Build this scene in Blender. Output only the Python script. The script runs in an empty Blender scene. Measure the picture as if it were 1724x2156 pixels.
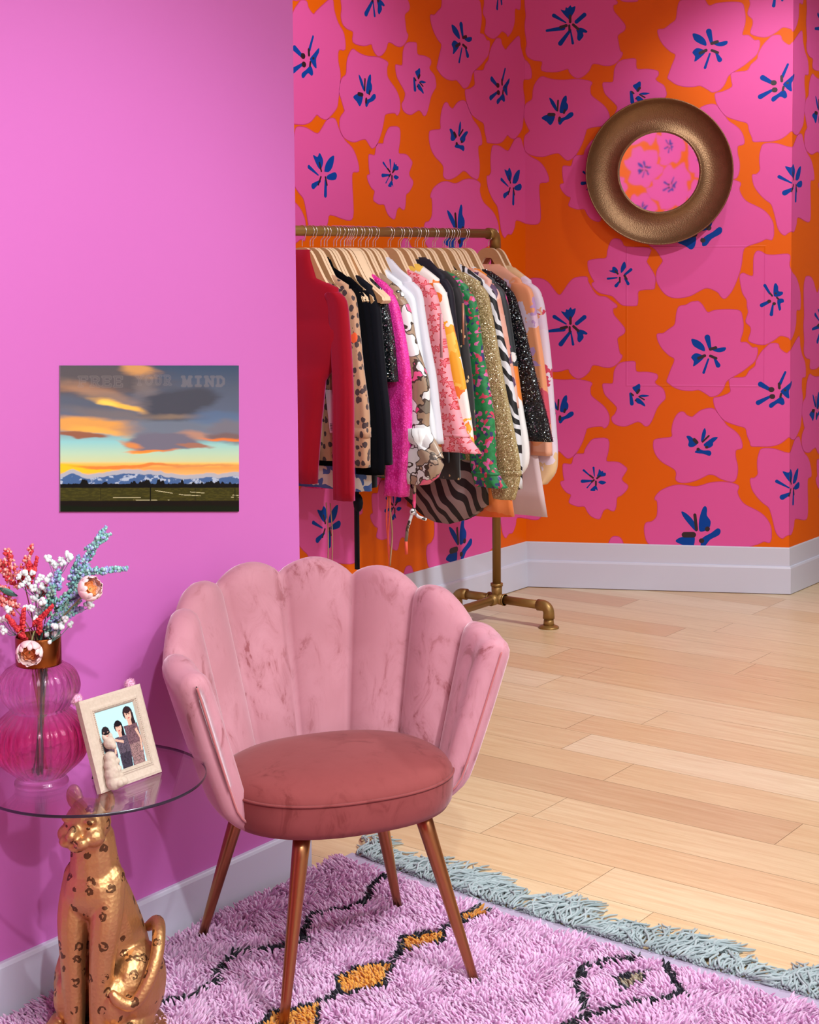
import bpy, bmesh, math, random
import numpy as np
from mathutils import Vector, Matrix
from mathutils.geometry import tessellate_polygon
S = bpy.context.scene
COL = S.collection
PI = math.pi
rnd = random.Random(11)
npr = np.random.default_rng(5)

# ------------------------------------------------------------------ camera
YA, PITCH, ROLL, FPX, CY, EYE = 0.63896, 0.0677, -0.00789, 3338.5, 772.6, 1.55
CF = np.array([-math.sin(YA), math.cos(YA), 0.0])      # level viewing direction in the room
CR = np.array([math.cos(YA), math.sin(YA), 0.0])       # to the right of it
_f = math.cos(PITCH)*CF - math.sin(PITCH)*np.array([0, 0, 1.])
_u = math.sin(PITCH)*CF + math.cos(PITCH)*np.array([0, 0, 1.])
_r = math.cos(ROLL)*CR + math.sin(ROLL)*_u
_u = -math.sin(ROLL)*CR + math.cos(ROLL)*_u
cam = bpy.data.cameras.new('camera'); camo = bpy.data.objects.new('camera', cam); COL.objects.link(camo)
cam.sensor_fit = 'VERTICAL'; cam.sensor_height = 36.0; cam.lens = FPX/2156*36.0
cam.shift_y = -(1078-CY)/2156
cam.clip_start = 0.05; cam.clip_end = 60
camo.matrix_world = Matrix(((_r[0], _u[0], -_f[0], 0), (_r[1], _u[1], -_f[1], 0), (_r[2], _u[2], -_f[2], EYE), (0, 0, 0, 1)))
S.camera = camo
S.view_settings.view_transform = 'Standard'; S.view_settings.look = 'None'
S.view_settings.gamma = 1.0; S.view_settings.exposure = 0.0; S.view_settings.use_curve_mapping = False
S.cycles.use_denoising = True
S.cycles.max_bounces = 10; S.cycles.transparent_max_bounces = 16
S.cycles.sample_clamp_indirect = 6.0

# ------------------------------------------------------------------ world and lamps
W = bpy.data.worlds.new('world'); S.world = W; W.use_nodes = True
W.node_tree.nodes['Background'].inputs[0].default_value = (.9, 0.97, 1.0, 1)
W.node_tree.nodes['Background'].inputs[1].default_value = 0.07

def lamp(kind, name, loc, energy, target=None, color=(1, .95, .92), **k):
    l = bpy.data.lights.new(name, kind); l.energy = energy; l.color = color
    o = bpy.data.objects.new(name, l); COL.objects.link(o); o.location = loc
    if target is not None:
        o.rotation_euler = (Vector(target)-Vector(loc)).to_track_quat('-Z', 'Y').to_euler()
    for a, v in k.items(): setattr(l, a, v)
    return o
H_CEIL = 3.30
COOL = (.90, .97, 1.0)
LAMPS = [  # name, place, aim, watts, cone, radius, colour
    ('track_spot', (0.2, 0.5, 3.2), (-2.5, 2.2, 0.6), 235, 58, .04, COOL),
    ('track_spot', (-0.3, 2.4, 3.2), (-2.5, 2.2, 0.4), 115, 62, .04, COOL),
    ('track_spot', (-1.9, 3.3, 3.2), (-3.99, 4.45, 1.85), 215, 52, .05, COOL),
    ('track_spot', (-1.2, 5.0, 3.2), (-2.8, 6.8, 1.9), 165, 42, .05, COOL),
    ('track_spot', (-2.62, 6.22, 3.2), (-2.95, 6.45, 1.0), 34, 100, .04, COOL),
    ('track_spot', (-1.0, 5.1, 3.2), (-1.9, 4.9, 0), 440, 92, .12, COOL),
    ('track_spot', (0.2, 2.0, 3.2), (-1.1, 2.0, 0), 220, 62, .10, COOL),
    ('track_spot', (0.8, -0.6, 3.2), (0.8, -2.5, 2.3), 100, 90, .08, COOL),
]
FILL_PANELS = [
    ('added_fill_panel', (1.0, 1.5, 3.25), 2.4, 2.4, 140, COOL),  # unseen area light, added as soft fill for the whole room
]

for nm, loc, tg, en, ang, rad, col in LAMPS:
    lamp('SPOT', nm, loc, en, tg, col, spot_size=math.radians(ang), spot_blend=0.75, shadow_soft_size=rad)
for nm, loc, sx, sy, en, col in FILL_PANELS:
    lamp('AREA', nm, loc, en, (loc[0], loc[1], 0), col, shape='RECTANGLE', size=sx, size_y=sy)

# ------------------------------------------------------------------ node helpers
class NT:
    def __init__(self, name):
        self.m = bpy.data.materials.new(name); self.m.use_nodes = True
        self.t = self.m.node_tree; self.b = self.t.nodes['Principled BSDF']; self.out = self.t.nodes['Material Output']
    def n(self, typ, _o=0, **k):
        nd = self.t.nodes.new(typ)
        for a, v in k.items():
            if a.startswith('i_'):
                key = a[2:]; key = int(key) if key.isdigit() else key.replace('_', ' ')
                self.set(nd.inputs[key], v)
            else: setattr(nd, a, v)
        return nd
    def set(self, sock, v):
        if isinstance(v, bpy.types.NodeSocket): self.t.links.new(v, sock)
        elif isinstance(v, bpy.types.Node): self.t.links.new(v.outputs[0], sock)
        else:
            if sock.type == 'RGBA' and len(v) == 3: v = (*v, 1)
            sock.default_value = v
    def obj(self): return self.n('ShaderNodeTexCoord').outputs['Object']
    def math(self, op, a, b=0.0, c=None):
        k = dict(i_0=a, i_1=b)
        if c is not None: k['i_2'] = c
        return self.n('ShaderNodeMath', operation=op, **k).outputs[0]
    def map(self, v, scale=(1, 1, 1), rot=(0, 0, 0), loc=(0, 0, 0)):
        return self.n('ShaderNodeMapping', i_Vector=v, i_Scale=scale, i_Rotation=rot, i_Location=loc).outputs[0]
    def noise(self, v, s, detail=3.0, rough=.5, dist=0.0, out='Fac'):
        return self.n('ShaderNodeTexNoise', i_Vector=v, i_Scale=float(s), i_Detail=float(detail), i_Roughness=rough, i_Distortion=float(dist)).outputs[out]
    def vor(self, v, s, feature='F1', out='Distance', rand=1.0):
        return self.n('ShaderNodeTexVoronoi', feature=feature, i_Vector=v, i_Scale=float(s), i_Randomness=rand).outputs[out]
    def ramp(self, f, stops, interp='LINEAR'):
        nd = self.n('ShaderNodeValToRGB', i_0=f); cr = nd.color_ramp; cr.interpolation = interp
        while len(cr.elements) < len(stops): cr.elements.new(0.5)
        for e, (p, c) in zip(cr.elements, stops):
            e.position = p; e.color = (*c, 1) if len(c) == 3 else c
        return nd.outputs[0]
    def mix(self, f, a, b, mode='MIX'):
        nd = self.n('ShaderNodeMix', data_type='RGBA', blend_type=mode)
        self.set(nd.inputs[0], f); self.set(nd.inputs[6], a); self.set(nd.inputs[7], b)
        return nd.outputs[2]
    def bump(self, h, strength=.3, dist=.002):
        self.set(self.b.inputs['Normal'], self.n('ShaderNodeBump', i_Strength=strength, i_Distance=dist, i_Height=h))
    def pr(self, **k):
        for a, v in k.items(): self.set(self.b.inputs[a.replace('_', ' ')], v)
        return self
def srgb(r, g, b):
    f = lambda c: (c/255/12.92) if c <= 10 else ((c/255+.055)/1.055)**2.4
    return (f(r), f(g), f(b))
def plain(name, col, rough=.5, metal=0.0, **k):
    t = NT(name); t.pr(Base_Color=col, Roughness=rough, Metallic=metal, **k); return t.m

# ------------------------------------------------------------------ mesh helpers
def tag(o, label=None, cat=None, group=None, kind=None):
    if label: o['label'] = label
    if cat: o['category'] = cat
    if group: o['group'] = group
    if kind: o['kind'] = kind
    return o
def empty(name, loc, label, cat, group=None):
    o = bpy.data.objects.new(name, None); COL.objects.link(o); o.location = loc
    o.empty_display_size = .05
    return tag(o, label, cat, group)
def wloc(o):
    v = np.zeros(3)
    while o is not None: v += np.array(o.location); o = o.parent
    return v
class MB:
    def __init__(self): self.v = []; self.f = []; self.mi = []; self.n = 0
    def add(self, v, f, m=0):
        v = np.asarray(v, float); self.v.append(v)
        for q in f: self.f.append(tuple(int(i)+self.n for i in q))
        self.mi += [m]*len(f); self.n += len(v); return self
    def box(self, lo, hi, m=0):
        x0, y0, z0 = lo; x1, y1, z1 = hi
        v = [(x0, y0, z0), (x1, y0, z0), (x1, y1, z0), (x0, y1, z0), (x0, y0, z1), (x1, y0, z1), (x1, y1, z1), (x0, y1, z1)]
        return self.add(v, [(3, 2, 1, 0), (4, 5, 6, 7), (0, 1, 5, 4), (1, 2, 6, 5), (2, 3, 7, 6), (3, 0, 4, 7)], m)
    def rings(self, R, cap=True, m=0, closed=False):
        """loft between rings of equal point count"""
        k = len(R[0]); nr = len(R); v = np.concatenate([np.asarray(r, float) for r in R])
        f = []
        for i in range(nr if closed else nr-1):
            a, b = i*k, ((i+1) % nr)*k
            for j in range(k): f.append((a+j, a+(j+1) % k, b+(j+1) % k, b+j))
        if cap and not closed:
            f.append(tuple(range(k-1, -1, -1))); f.append(tuple(range((nr-1)*k, nr*k)))
        return self.add(v, f, m)
    def tube(self, pts, rad, seg=10, cap=True, m=0, closed=False):
        pts = np.asarray(pts, float); n = len(pts)
        rad = np.broadcast_to(np.asarray(rad, float), (n,))
        R = []; prev = None
        for i in range(n):
            if closed: t = pts[(i+1) % n]-pts[i-1]
            else: t = pts[min(i+1, n-1)]-pts[max(i-1, 0)]
            t = t/(np.linalg.norm(t)+1e-12)
            if prev is None:
                a = np.array([0, 0, 1.]) if abs(t[2]) < .9 else np.array([1., 0, 0])
                u = np.cross(t, a)
            else: u = prev-t*(prev@t)
            u /= np.linalg.norm(u)+1e-12; prev = u; w = np.cross(t, u)
            an = np.arange(seg)*2*PI/seg
            R.append(pts[i]+rad[i]*(np.cos(an)[:, None]*u+np.sin(an)[:, None]*w))
        return self.rings(R, cap, m, closed)
    def lathe(self, prof, c=(0, 0, 0), seg=32, cap=False, m=0, rfun=None):
        R = []
        an = np.arange(seg)*2*PI/seg
        for r, z in prof:
            rr = r*(rfun(an, z) if rfun else 1.0)
            R.append(np.stack([c[0]+rr*np.cos(an), c[1]+rr*np.sin(an), np.full(seg, c[2]+z)], 1))
        return self.rings(R, cap, m)
    def ball(self, c, r, seg=16, m=0):
        r = np.broadcast_to(np.asarray(r, float), (3,)); nr = seg//2
        R = []
        an = np.arange(seg)*2*PI/seg
        for i in range(nr+1):
            th = PI*(i+.02)/(nr+.04)
            R.append(np.stack([c[0]+r[0]*math.sin(th)*np.cos(an), c[1]+r[1]*math.sin(th)*np.sin(an), np.full(seg, c[2]-r[2]*math.cos(th))], 1))
        return self.rings(R, True, m)
    def poly(self, pts, m=0):
        pts = [Vector(p) for p in pts]
        tris = tessellate_polygon([pts])
        return self.add([tuple(p) for p in pts], tris, m)
    def build(self, name, mats, parent=None, loc=None, smooth=True, label=None, angle=None):
        v = np.concatenate(self.v) if self.v else np.zeros((0, 3))
        if loc is None: loc = np.zeros(3) if parent is not None else np.array([*((v.min(0)+v.max(0))/2)[:2], v[:, 2].min()])
        org = np.asarray(loc, float)+(wloc(parent) if parent is not None else 0)
        me = bpy.data.meshes.new(name); me.from_pydata((v-org).tolist(), [], self.f)
        mats = mats if isinstance(mats, (list, tuple)) else [mats]
        for mm in mats: me.materials.append(mm)
        if len(mats) > 1: me.polygons.foreach_set('material_index', self.mi)
        if smooth: me.polygons.foreach_set('use_smooth', [True]*len(me.polygons))
        me.update()
        if angle is not None: me.set_sharp_from_angle(angle=math.radians(angle))
        o = bpy.data.objects.new(name, me); COL.objects.link(o)
        if parent is not None: o.parent = parent
        o.location = loc
        if label: o['label'] = label
        return o
def cat_rom(P, n=6, closed=False):
    P = np.asarray(P, float); N = len(P); out = []
    for i in range(N if closed else N-1):
        g = (lambda k: P[k % N]) if closed else (lambda k: P[min(max(k, 0), N-1)])
        a, b, c, d = g(i-1), g(i), g(i+1), g(i+2)
        for t in np.arange(n)/n:
            out.append(.5*((2*b)+(-a+c)*t+(2*a-5*b+4*c-d)*t*t+(-a+3*b-3*c+d)*t**3))
    if not closed: out.append(P[-1])
    return np.array(out)
def remeshed(mb, name, mat, parent, voxel, smooth=6, loc=None):
    o = mb.build(name, mat, parent, loc)
    md = o.modifiers.new('r', 'REMESH'); md.mode = 'VOXEL'; md.voxel_size = voxel
    sm = o.modifiers.new('s', 'SMOOTH'); sm.factor = .5; sm.iterations = smooth
    dg = bpy.context.evaluated_depsgraph_get(); me = bpy.data.meshes.new_from_object(o.evaluated_get(dg))
    o.modifiers.clear(); old = o.data; o.data = me; bpy.data.meshes.remove(old)
    me.name = name; me.polygons.foreach_set('use_smooth', [True]*len(me.polygons))
    if not me.materials: me.materials.append(mat)
    return o
def at_cam(base, dx, dz, dd=0.0):
    """a place near base: dx to the right, dz up, dd away, as one stands facing the wall corner"""
    return np.asarray(base, float)+CR*dx+CF*dd+np.array([0, 0, dz])
# ------------------------------------------------------------------ room
C1 = np.array([-3.989, 6.283]); C2 = np.array([-2.905, 6.819]); KW = (C2-C1)/np.linalg.norm(C2-C1); WID = float(np.linalg.norm(C2-C1))
NKW = np.array([KW[1], -KW[0]])
XP, YP = -2.570, 2.991           # face and end of the pink wall
def grain_mat():
    t = NT('oak_floor'); p = t.obj()
    tone = t.n('ShaderNodeAttribute', attribute_name='tone').outputs['Fac']
    pv = t.n('ShaderNodeVectorMath', operation='ADD', i_0=p, i_1=t.n('ShaderNodeCombineXYZ', i_X=t.math('MULTIPLY', tone, 37.0), i_Y=t.math('MULTIPLY', tone, 11.0))).outputs[0]
    g = t.noise(t.map(pv, (1.6, 26, 1)), 2.2, 5, .62, .6)
    fine = t.noise(t.map(pv, (7, 210, 1)), 3.0, 3, .6)
    base = t.ramp(tone, [(0, (.57, .405, .235)), (.16, (.655, .43, .25)), (.3, (.68, .50, .29)), (.6, (.72, .56, .35)), (.85, (.75, .61, .41)), (1, (.68, .43, .265))])
    c = t.mix(t.ramp(g, [(.35, (0, 0, 0)), (.7, (1, 1, 1))]), t.mix(1.0, base, (.86, .78, .72), 'MULTIPLY'), base)
    c = t.mix(t.math('MULTIPLY', t.ramp(fine, [(.5, (0, 0, 0)), (.75, (1, 1, 1))]), .22), c, (.42, .24, .11))
    t.pr(Base_Color=c, Roughness=t.math('MULTIPLY_ADD', g, .12, .26), Specular_IOR_Level=.55)
    t.bump(fine, .06, .001)
    return t.m
M_floor = grain_mat(); M_gap = plain('plank_joint', (.20, .11, .055), .9)  # M_gap: dark brown sheet that forms the joints between planks
mb = MB(); mb.add([(-4.3, -2.6, -.0015), (3.1, -2.6, -.0015), (3.1, 10.1, -.0015), (-4.3, 10.1, -.0015)], [(0, 1, 2, 3)], 1)
tones = [0.5]
SEAM = {0: -2.355, -1: -1.94, 5: -2.66, 6: -2.48, 3: -2.30, 2: -1.675, 14: -3.41, 15: -2.865, 4: -1.3, 1: -1.05, 7: -1.75, 8: -2.95, 9: -3.2, 10: -2.5}
PW, PL = .1905, 1.26
for k in range(-32, 35):
    y0 = 3.474+PW*k; y1 = y0+PW-.0011
    if y1 > 10.1 or y0 < -2.6: continue
    s0 = SEAM.get(k, rnd.uniform(-3, -1.7))
    for j in range(-3, 6):
        x0 = s0+PL*j; x1 = x0+PL-.0012
        x0 = max(x0, -4.3); x1 = min(x1, 3.1)
        if x1-x0 < .01: continue
        mb.add([(x0, y0, 0), (x1, y0, 0), (x1, y1, 0), (x0, y1, 0)], [(0, 1, 2, 3)], 0)
        tones.append(min(1, max(0, rnd.betavariate(1.8, 1.8))))
floor = mb.build('floor', [M_floor, M_gap], None, (0, 0, 0), smooth=False); tag(floor, kind='structure')
at = floor.data.attributes.new('tone', 'FLOAT', 'FACE'); at.data.foreach_set('value', tones)

# ---- wallpaper: one repeat of the pattern, in millimetres along the wall and up it: outline, petals, rounded petals, stamens
FLOWERS = [
([(30,1456),(54,1457),(84,1451),(111,1432),(131,1405),(150,1382),(165,1380),(181,1401),(208,1439),(234,1458),(284,1462),(290,1442),(303,1419),(319,1392),(341,1373),(372,1369),(399,1350),(423,1331),(421,1321),(406,1315),(408,1289),(429,1262),(448,1239),(460,1220),(456,1200),(427,1179),(429,1147),(437,1108),(448,1097),(441,1078),(418,1054),(391,1043),(361,1045),(338,1052),(311,1052),(296,1023),(272,1000),(246,990),(223,1000),(207,1019),(198,1034),(149,1022),(80,1029),(82,1069),(43,1078),(15,1095),(6,1124),(11,1152),(7,1184),(1,1233),(7,1281),(3,1321),(1,1353),(0,1414),(16,1449)],[[(166,1303),(174,1302),(186,1299),(190,1313),(200,1310),(211,1322),(218,1312),(234,1317),(230,1293),(218,1273),(212,1254),(202,1260),(182,1281)],[(238,1209),(251,1218),(271,1214),(289,1201),(283,1194),(269,1196),(271,1180),(259,1164),(251,1158),(242,1169),(243,1193)]],[(190,1244,135,1278,3,9),(239,1246,275,1276,9,10),(212,1206,222,1149,3,6),(210,1208,165,1150,6,11),(178,1219,103,1210,10,6)],[(210,1274,210,1246,6),(224,1233,247,1212,6),(192,1230,166,1223,7),(206,1230,207,1208,5)]),
([(84,2388),(100,2382),(133,2373),(181,2369),(234,2372),(275,2367),(309,2356),(301,2336),(303,2302),(323,2281),(355,2256),(376,2232),(388,2203),(386,2167),(368,2147),(351,2156),(291,2147),(279,2125),(266,2085),(246,2045),(226,2017),(201,2003),(185,2010),(169,2026),(153,2037),(124,2033),(83,2022),(42,2027),(9,2042),(-9,2074),(-5,2111),(22,2139),(18,2151),(1,2188),(-12,2220),(6,2265),(34,2285),(39,2325),(47,2353),(67,2381)],[[(161,2223),(165,2257),(177,2289),(192,2299),(195,2280),(193,2268),(200,2256),(198,2236),(181,2220)],[(77,2198),(92,2210),(112,2214),(139,2209),(132,2181),(120,2166),(110,2171),(100,2182)],[(155,2172),(159,2192),(185,2202),(206,2220),(222,2221),(224,2207),(206,2193),(181,2184),(165,2166)],[(113,2291),(128,2282),(143,2258),(151,2229),(141,2233),(122,2262)]],[],[(154,2277,151,2231,4),(112,2214,134,2213,8),(185,2232,181,2220,5),(161,2198,159,2184,6)]),
([(782,1346),(797,1346),(815,1328),(837,1296),(868,1305),(916,1309),(968,1307),(986,1298),(992,1278),(997,1242),(995,1207),(984,1162),(1013,1158),(1039,1135),(1059,1135),(1061,1109),(1048,1073),(1022,1050),(992,1026),(944,996),(922,978),(909,947),(887,920),(856,910),(839,919),(825,928),(799,941),(768,937),(728,939),(692,950),(666,968),(655,979),(661,999),(674,1035),(690,1081),(665,1099),(634,1130),(616,1162),(609,1189),(614,1198),(638,1200),(665,1220),(687,1236),(694,1256),(698,1292),(709,1323),(740,1330),(762,1343)],[[(765,1175),(789,1171),(811,1157),(824,1139),(826,1119),(807,1124),(780,1139),(769,1153)],[(860,1126),(886,1133),(919,1137),(917,1122),(895,1114),(873,1117)],[(764,1090),(780,1108),(802,1106),(822,1092),(807,1072),(774,1048),(776,1072)]],[(849,1133,837,1182,7,13),(871,1083,886,1054,5,11),(842,1082,821,1020,4,6)],[(851,1128,875,1135,7),(798,1086,825,1098,7),(851,1097,877,1086,6)]),
([(1120,1153),(1152,1153),(1161,1131),(1191,1109),(1209,1122),(1251,1152),(1306,1183),(1318,1139),(1342,1093),(1377,1055),(1384,996),(1344,989),(1339,944),(1352,898),(1347,844),(1337,795),(1326,760),(1282,723),(1260,712),(1227,717),(1205,727),(1186,712),(1160,694),(1121,684),(1068,683),(1038,684),(1033,701),(1020,732),(1011,766),(971,779),(919,799),(892,826),(874,861),(867,893),(872,904),(900,909),(942,930),(940,960),(939,992),(970,996),(1009,1001),(1027,1028),(1053,1051),(1059,1077),(1079,1113),(1100,1136)],[[(1167,937),(1188,957),(1221,984),(1221,966),(1204,940),(1206,906),(1193,908),(1176,924)],[(1167,910),(1180,902),(1185,881),(1174,873),(1154,881),(1128,860),(1116,865),(1119,879),(1141,892)]],[(1115,946,1077,968,8,12),(1164,971,1187,1024,7,5),(1126,915,1067,883,5,11)],[(1123,944,1128,944,11),(1160,971,1161,951,6),(1186,941,1188,941,5),(1128,912,1132,912,11),(1169,924,1166,910,5)]),
([(472,1068),(507,1068),(509,1044),(517,1021),(563,1020),(606,1011),(610,993),(598,977),(606,963),(634,945),(645,918),(645,898),(630,882),(610,857),(598,829),(587,801),(571,775),(555,771),(539,785),(520,791),(492,780),(464,769),(433,772),(409,785),(402,807),(417,824),(427,852),(413,872),(389,896),(369,920),(360,960),(373,965),(405,966),(411,992),(414,1024),(428,1052),(448,1064)],[[(496,949),(511,957),(527,967),(533,957),(529,933),(517,923),(504,935)],[(510,893),(523,901),(543,885),(555,869),(553,861),(535,871),(518,877)],[(525,909),(543,916),(574,912),(551,905)]],[(488,920,494,874,6,9)],[(527,937,519,925,6),(492,920,500,913,4),(527,907,551,893,3),(511,889,512,889,4)]),
([(724,837),(735,833),(744,822),(768,813),(782,822),(808,843),(843,854),(870,850),(892,823),(910,799),(927,776),(958,754),(980,732),(994,700),(994,673),(968,664),(966,632),(975,592),(975,556),(968,529),(955,517),(929,521),(898,532),(871,547),(845,549),(818,535),(783,519),(743,509),(712,511),(697,524),(700,547),(694,567),(671,583),(636,603),(609,632),(595,668),(596,700),(608,709),(640,714),(678,721),(678,751),(684,787),(697,817),(711,833)],[[(744,724),(760,726),(778,711),(795,693),(778,677),(760,675),(752,684),(755,702)],[(822,685),(840,703),(866,721),(886,722),(879,710),(866,697),(864,683),(844,671)],[(782,652),(800,666),(822,660),(849,660),(858,647),(849,635),(822,644),(796,646)],[(811,700),(815,739),(827,764),(833,744),(826,716)]],[],[(780,709,791,697,8),(818,700,846,728,4),(835,675,838,675,6),(797,665,799,665,7)]),
([(329,708),(383,706),(385,654),(375,604),(413,600),(437,596),(461,579),(471,567),(457,542),(447,522),(455,506),(475,490),(469,470),(445,445),(425,433),(421,396),(413,372),(397,373),(381,381),(361,369),(347,334),(329,333),(305,345),(289,365),(275,389),(245,389),(221,396),(203,408),(213,441),(193,453),(172,477),(164,501),(181,509),(177,534),(175,582),(189,587),(215,587),(225,620),(237,634),(271,636),(279,657),(293,681),(309,700)],[[(333,530),(339,548),(343,566),(353,555),(361,558),(363,549),(373,549),(373,535),(357,531)],[(329,488),(337,463),(327,471),(323,462),(301,464),(313,479)],[(339,504),(353,512),(376,504),(361,494),(349,496)]],[(309,526,271,559,2,5),(321,532,317,572,2,5),(313,508,287,477,2,3),(309,510,265,507,4,8)],[(299,536,315,524,4),(333,522,347,534,4),(309,505,319,514,4),(328,508,328,490,4)]),
([(1082,668),(1108,673),(1147,669),(1206,652),(1238,678),(1271,711),(1316,716),(1340,677),(1375,637),(1421,609),(1451,569),(1464,519),(1424,512),(1419,471),(1424,402),(1422,333),(1382,322),(1279,341),(1263,309),(1236,276),(1207,276),(1189,266),(1179,259),(1163,270),(1150,292),(1141,328),(1132,364),(1119,400),(1092,422),(1066,449),(1043,485),(1035,530),(1052,534),(1069,553),(1067,584),(1067,620),(1073,648)],[[(1178,569),(1204,563),(1216,578),(1226,573),(1239,553),(1237,535),(1225,516),(1211,520),(1195,539)],[(1246,511),(1256,539),(1282,564),(1308,571),(1298,531),(1276,509),(1253,507)],[(1259,483),(1267,495),(1310,508),(1324,496),(1314,479),(1280,476)]],[(1254,472,1251,415,7,9),(1219,470,1178,449,5,12),(1208,493,1153,522,3,8)],[(1216,541,1227,509,4),(1224,486,1208,456,4),(1252,486,1261,456,4)]),
([(603,422),(602,436),(618,459),(640,475),(681,492),(725,497),(779,490),(814,496),(849,508),(894,514),(938,512),(969,504),(982,493),(975,470),(987,438),(1009,412),(1044,394),(1079,375),(1106,350),(1126,314),(1130,269),(1127,250),(1120,238),(1097,243),(1070,230),(1010,209),(994,186),(988,134),(979,92),(961,41),(942,3),(915,-27),(896,-16),(882,3),(836,22),(799,8),(761,-13),(715,-23),(673,-20),(640,0),(612,42),(605,76),(612,109),(635,144),(625,165),(602,199),(568,225),(556,262),(554,298),(564,318),(588,323),(612,352),(613,416),(600,428)],[[(723,374),(748,363),(779,330),(795,287),(784,286),(753,320),(730,351)],[(804,287),(804,339),(819,390),(832,401),(840,386),(839,358),(856,331),(850,299),(824,283)],[(697,232),(713,250),(753,260),(783,259),(780,215),(762,197),(735,214)],[(811,225),(820,253),(859,277),(886,298),(901,291),(895,268),(855,245),(833,217),(815,212)]],[],[(784,359,792,291,7),(737,265,777,266,13),(841,294,842,295,11),(814,239,816,239,11)]),
([(410,1636),(436,1634),(448,1621),(467,1599),(572,1593),(570,1559),(559,1532),(572,1509),(588,1483),(599,1456),(597,1422),(592,1406),(554,1404),(522,1395),(520,1361),(518,1338),(509,1329),(456,1331),(433,1346),(406,1373),(380,1381),(345,1390),(319,1412),(310,1431),(322,1440),(311,1458),(296,1492),(292,1527),(299,1538),(338,1545),(376,1549),(383,1583),(395,1621)],[[(387,1491),(402,1493),(404,1507),(417,1507),(429,1493),(427,1480),(410,1480)],[(442,1483),(444,1510),(459,1533),(467,1510),(459,1495),(448,1482)]],[(461,1472,489,1495,5,7),(463,1453,476,1430,5,7),(436,1440,421,1421,4,8),(425,1458,383,1454,3,5)],[(417,1489,429,1476,4),(438,1459,438,1438,4),(459,1468,469,1451,5)]),
([(1056,1573),(1074,1573),(1097,1559),(1134,1556),(1193,1560),(1203,1544),(1200,1511),(1216,1479),(1263,1455),(1300,1412),(1318,1364),(1314,1307),(1272,1304),(1268,1247),(1245,1201),(1211,1172),(1201,1182),(1164,1191),(1137,1172),(1096,1151),(1059,1153),(1027,1165),(1024,1179),(1033,1207),(1031,1231),(1012,1250),(1012,1268),(1021,1297),(1016,1325),(1014,1353),(995,1386),(984,1438),(983,1466),(997,1475),(1016,1466),(1041,1463),(1043,1508),(1045,1550)],[[(1133,1372),(1133,1418),(1142,1429),(1152,1414),(1154,1393),(1172,1390),(1172,1378),(1154,1369)],[(1149,1353),(1174,1358),(1178,1343),(1163,1336),(1166,1311),(1156,1307)]],[(1115,1383,1093,1419,5,7),(1129,1329,1123,1287,4,8),(1108,1343,1080,1329,7,9)],[(1117,1383,1126,1372,4),(1141,1383,1143,1383,4),(1147,1364,1154,1357,4),(1112,1347,1114,1347,8),(1134,1336,1136,1336,7)]),
]

HP, VP = 1.355, 1.388
def paper(name, col):
    """printed paper; the edge of a papered-over access hatch shows through it as a fine ridge on the back wall"""
    t = NT(name); p = t.obj(); q = t.n('ShaderNodeVectorMath', operation='SUBTRACT', i_0=p, i_1=(C1[0], C1[1], 0)).outputs[0]
    dot = lambda v: t.n('ShaderNodeVectorMath', operation='DOT_PRODUCT', i_0=q, i_1=v).outputs['Value']
    s, d, z = dot((KW[0], KW[1], 0)), dot((NKW[0], NKW[1], 0)), dot((0, 0, 1))
    ab = lambda x: t.math('ABSOLUTE', x)
    dr = t.math('MAXIMUM', t.math('SUBTRACT', ab(t.math('SUBTRACT', s, .782)), .312), t.math('SUBTRACT', ab(t.math('SUBTRACT', z, 1.278)), .3195))
    h = t.math('MULTIPLY', t.math('MAXIMUM', t.math('SUBTRACT', 1.0, t.math('DIVIDE', ab(dr), .0055)), 0.0), t.math('LESS_THAN', ab(d), .01))
    t.pr(Base_Color=col, Roughness=.45, Specular_IOR_Level=.2)
    t.bump(h, .55, .003)
    return t.m
M_orange = paper('wallpaper_orange', (.80, .125, .0005))
M_pink = paper('wallpaper_pink', (.76, .098, .355))
M_line = plain('wallpaper_outline', (.62, .04, .20), .45)
M_blue = plain('wallpaper_blue', (.002, .055, .33), .5, Specular_IOR_Level=.12)
M_dark = plain('wallpaper_stamen', (.02, .006, .012), .45)
def clip(P, ax, lim, keep_less):
    out = []; n = len(P)
    ins = lambda p: p[ax] <= lim if keep_less else p[ax] >= lim
    for i in range(n):
        a, b = P[i], P[(i+1) % n]
        if ins(a): out.append(a)
        if ins(a) != ins(b):
            t = (lim-a[ax])/(b[ax]-a[ax]); out.append((a[0]+t*(b[0]-a[0]), a[1]+t*(b[1]-a[1])))
    return out
def capsule(x0, y0, x1, y1, r0, r1):
    a = math.atan2(y1-y0, x1-x0); P = []
    for k in range(9):
        b = a-PI/2+PI*k/8; P.append((x1+r1*math.cos(b), y1+r1*math.sin(b)))
    for k in range(9):
        b = a+PI/2+PI*k/8; P.append((x0+r0*math.cos(b), y0+r0*math.sin(b)))
    return P
def grow(P, d):
    P = np.array(P); t = np.roll(P, -1, 0)-np.roll(P, 1, 0); n = np.stack([t[:, 1], -t[:, 0]], 1); n /= np.linalg.norm(n, axis=1)[:, None]+1e-9
    ar = .5*np.sum(P[:, 0]*np.roll(P[:, 1], -1)-np.roll(P[:, 0], -1)*P[:, 1])
    return P+n*d*(1 if ar > 0 else -1)
SHAPES = []
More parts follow.
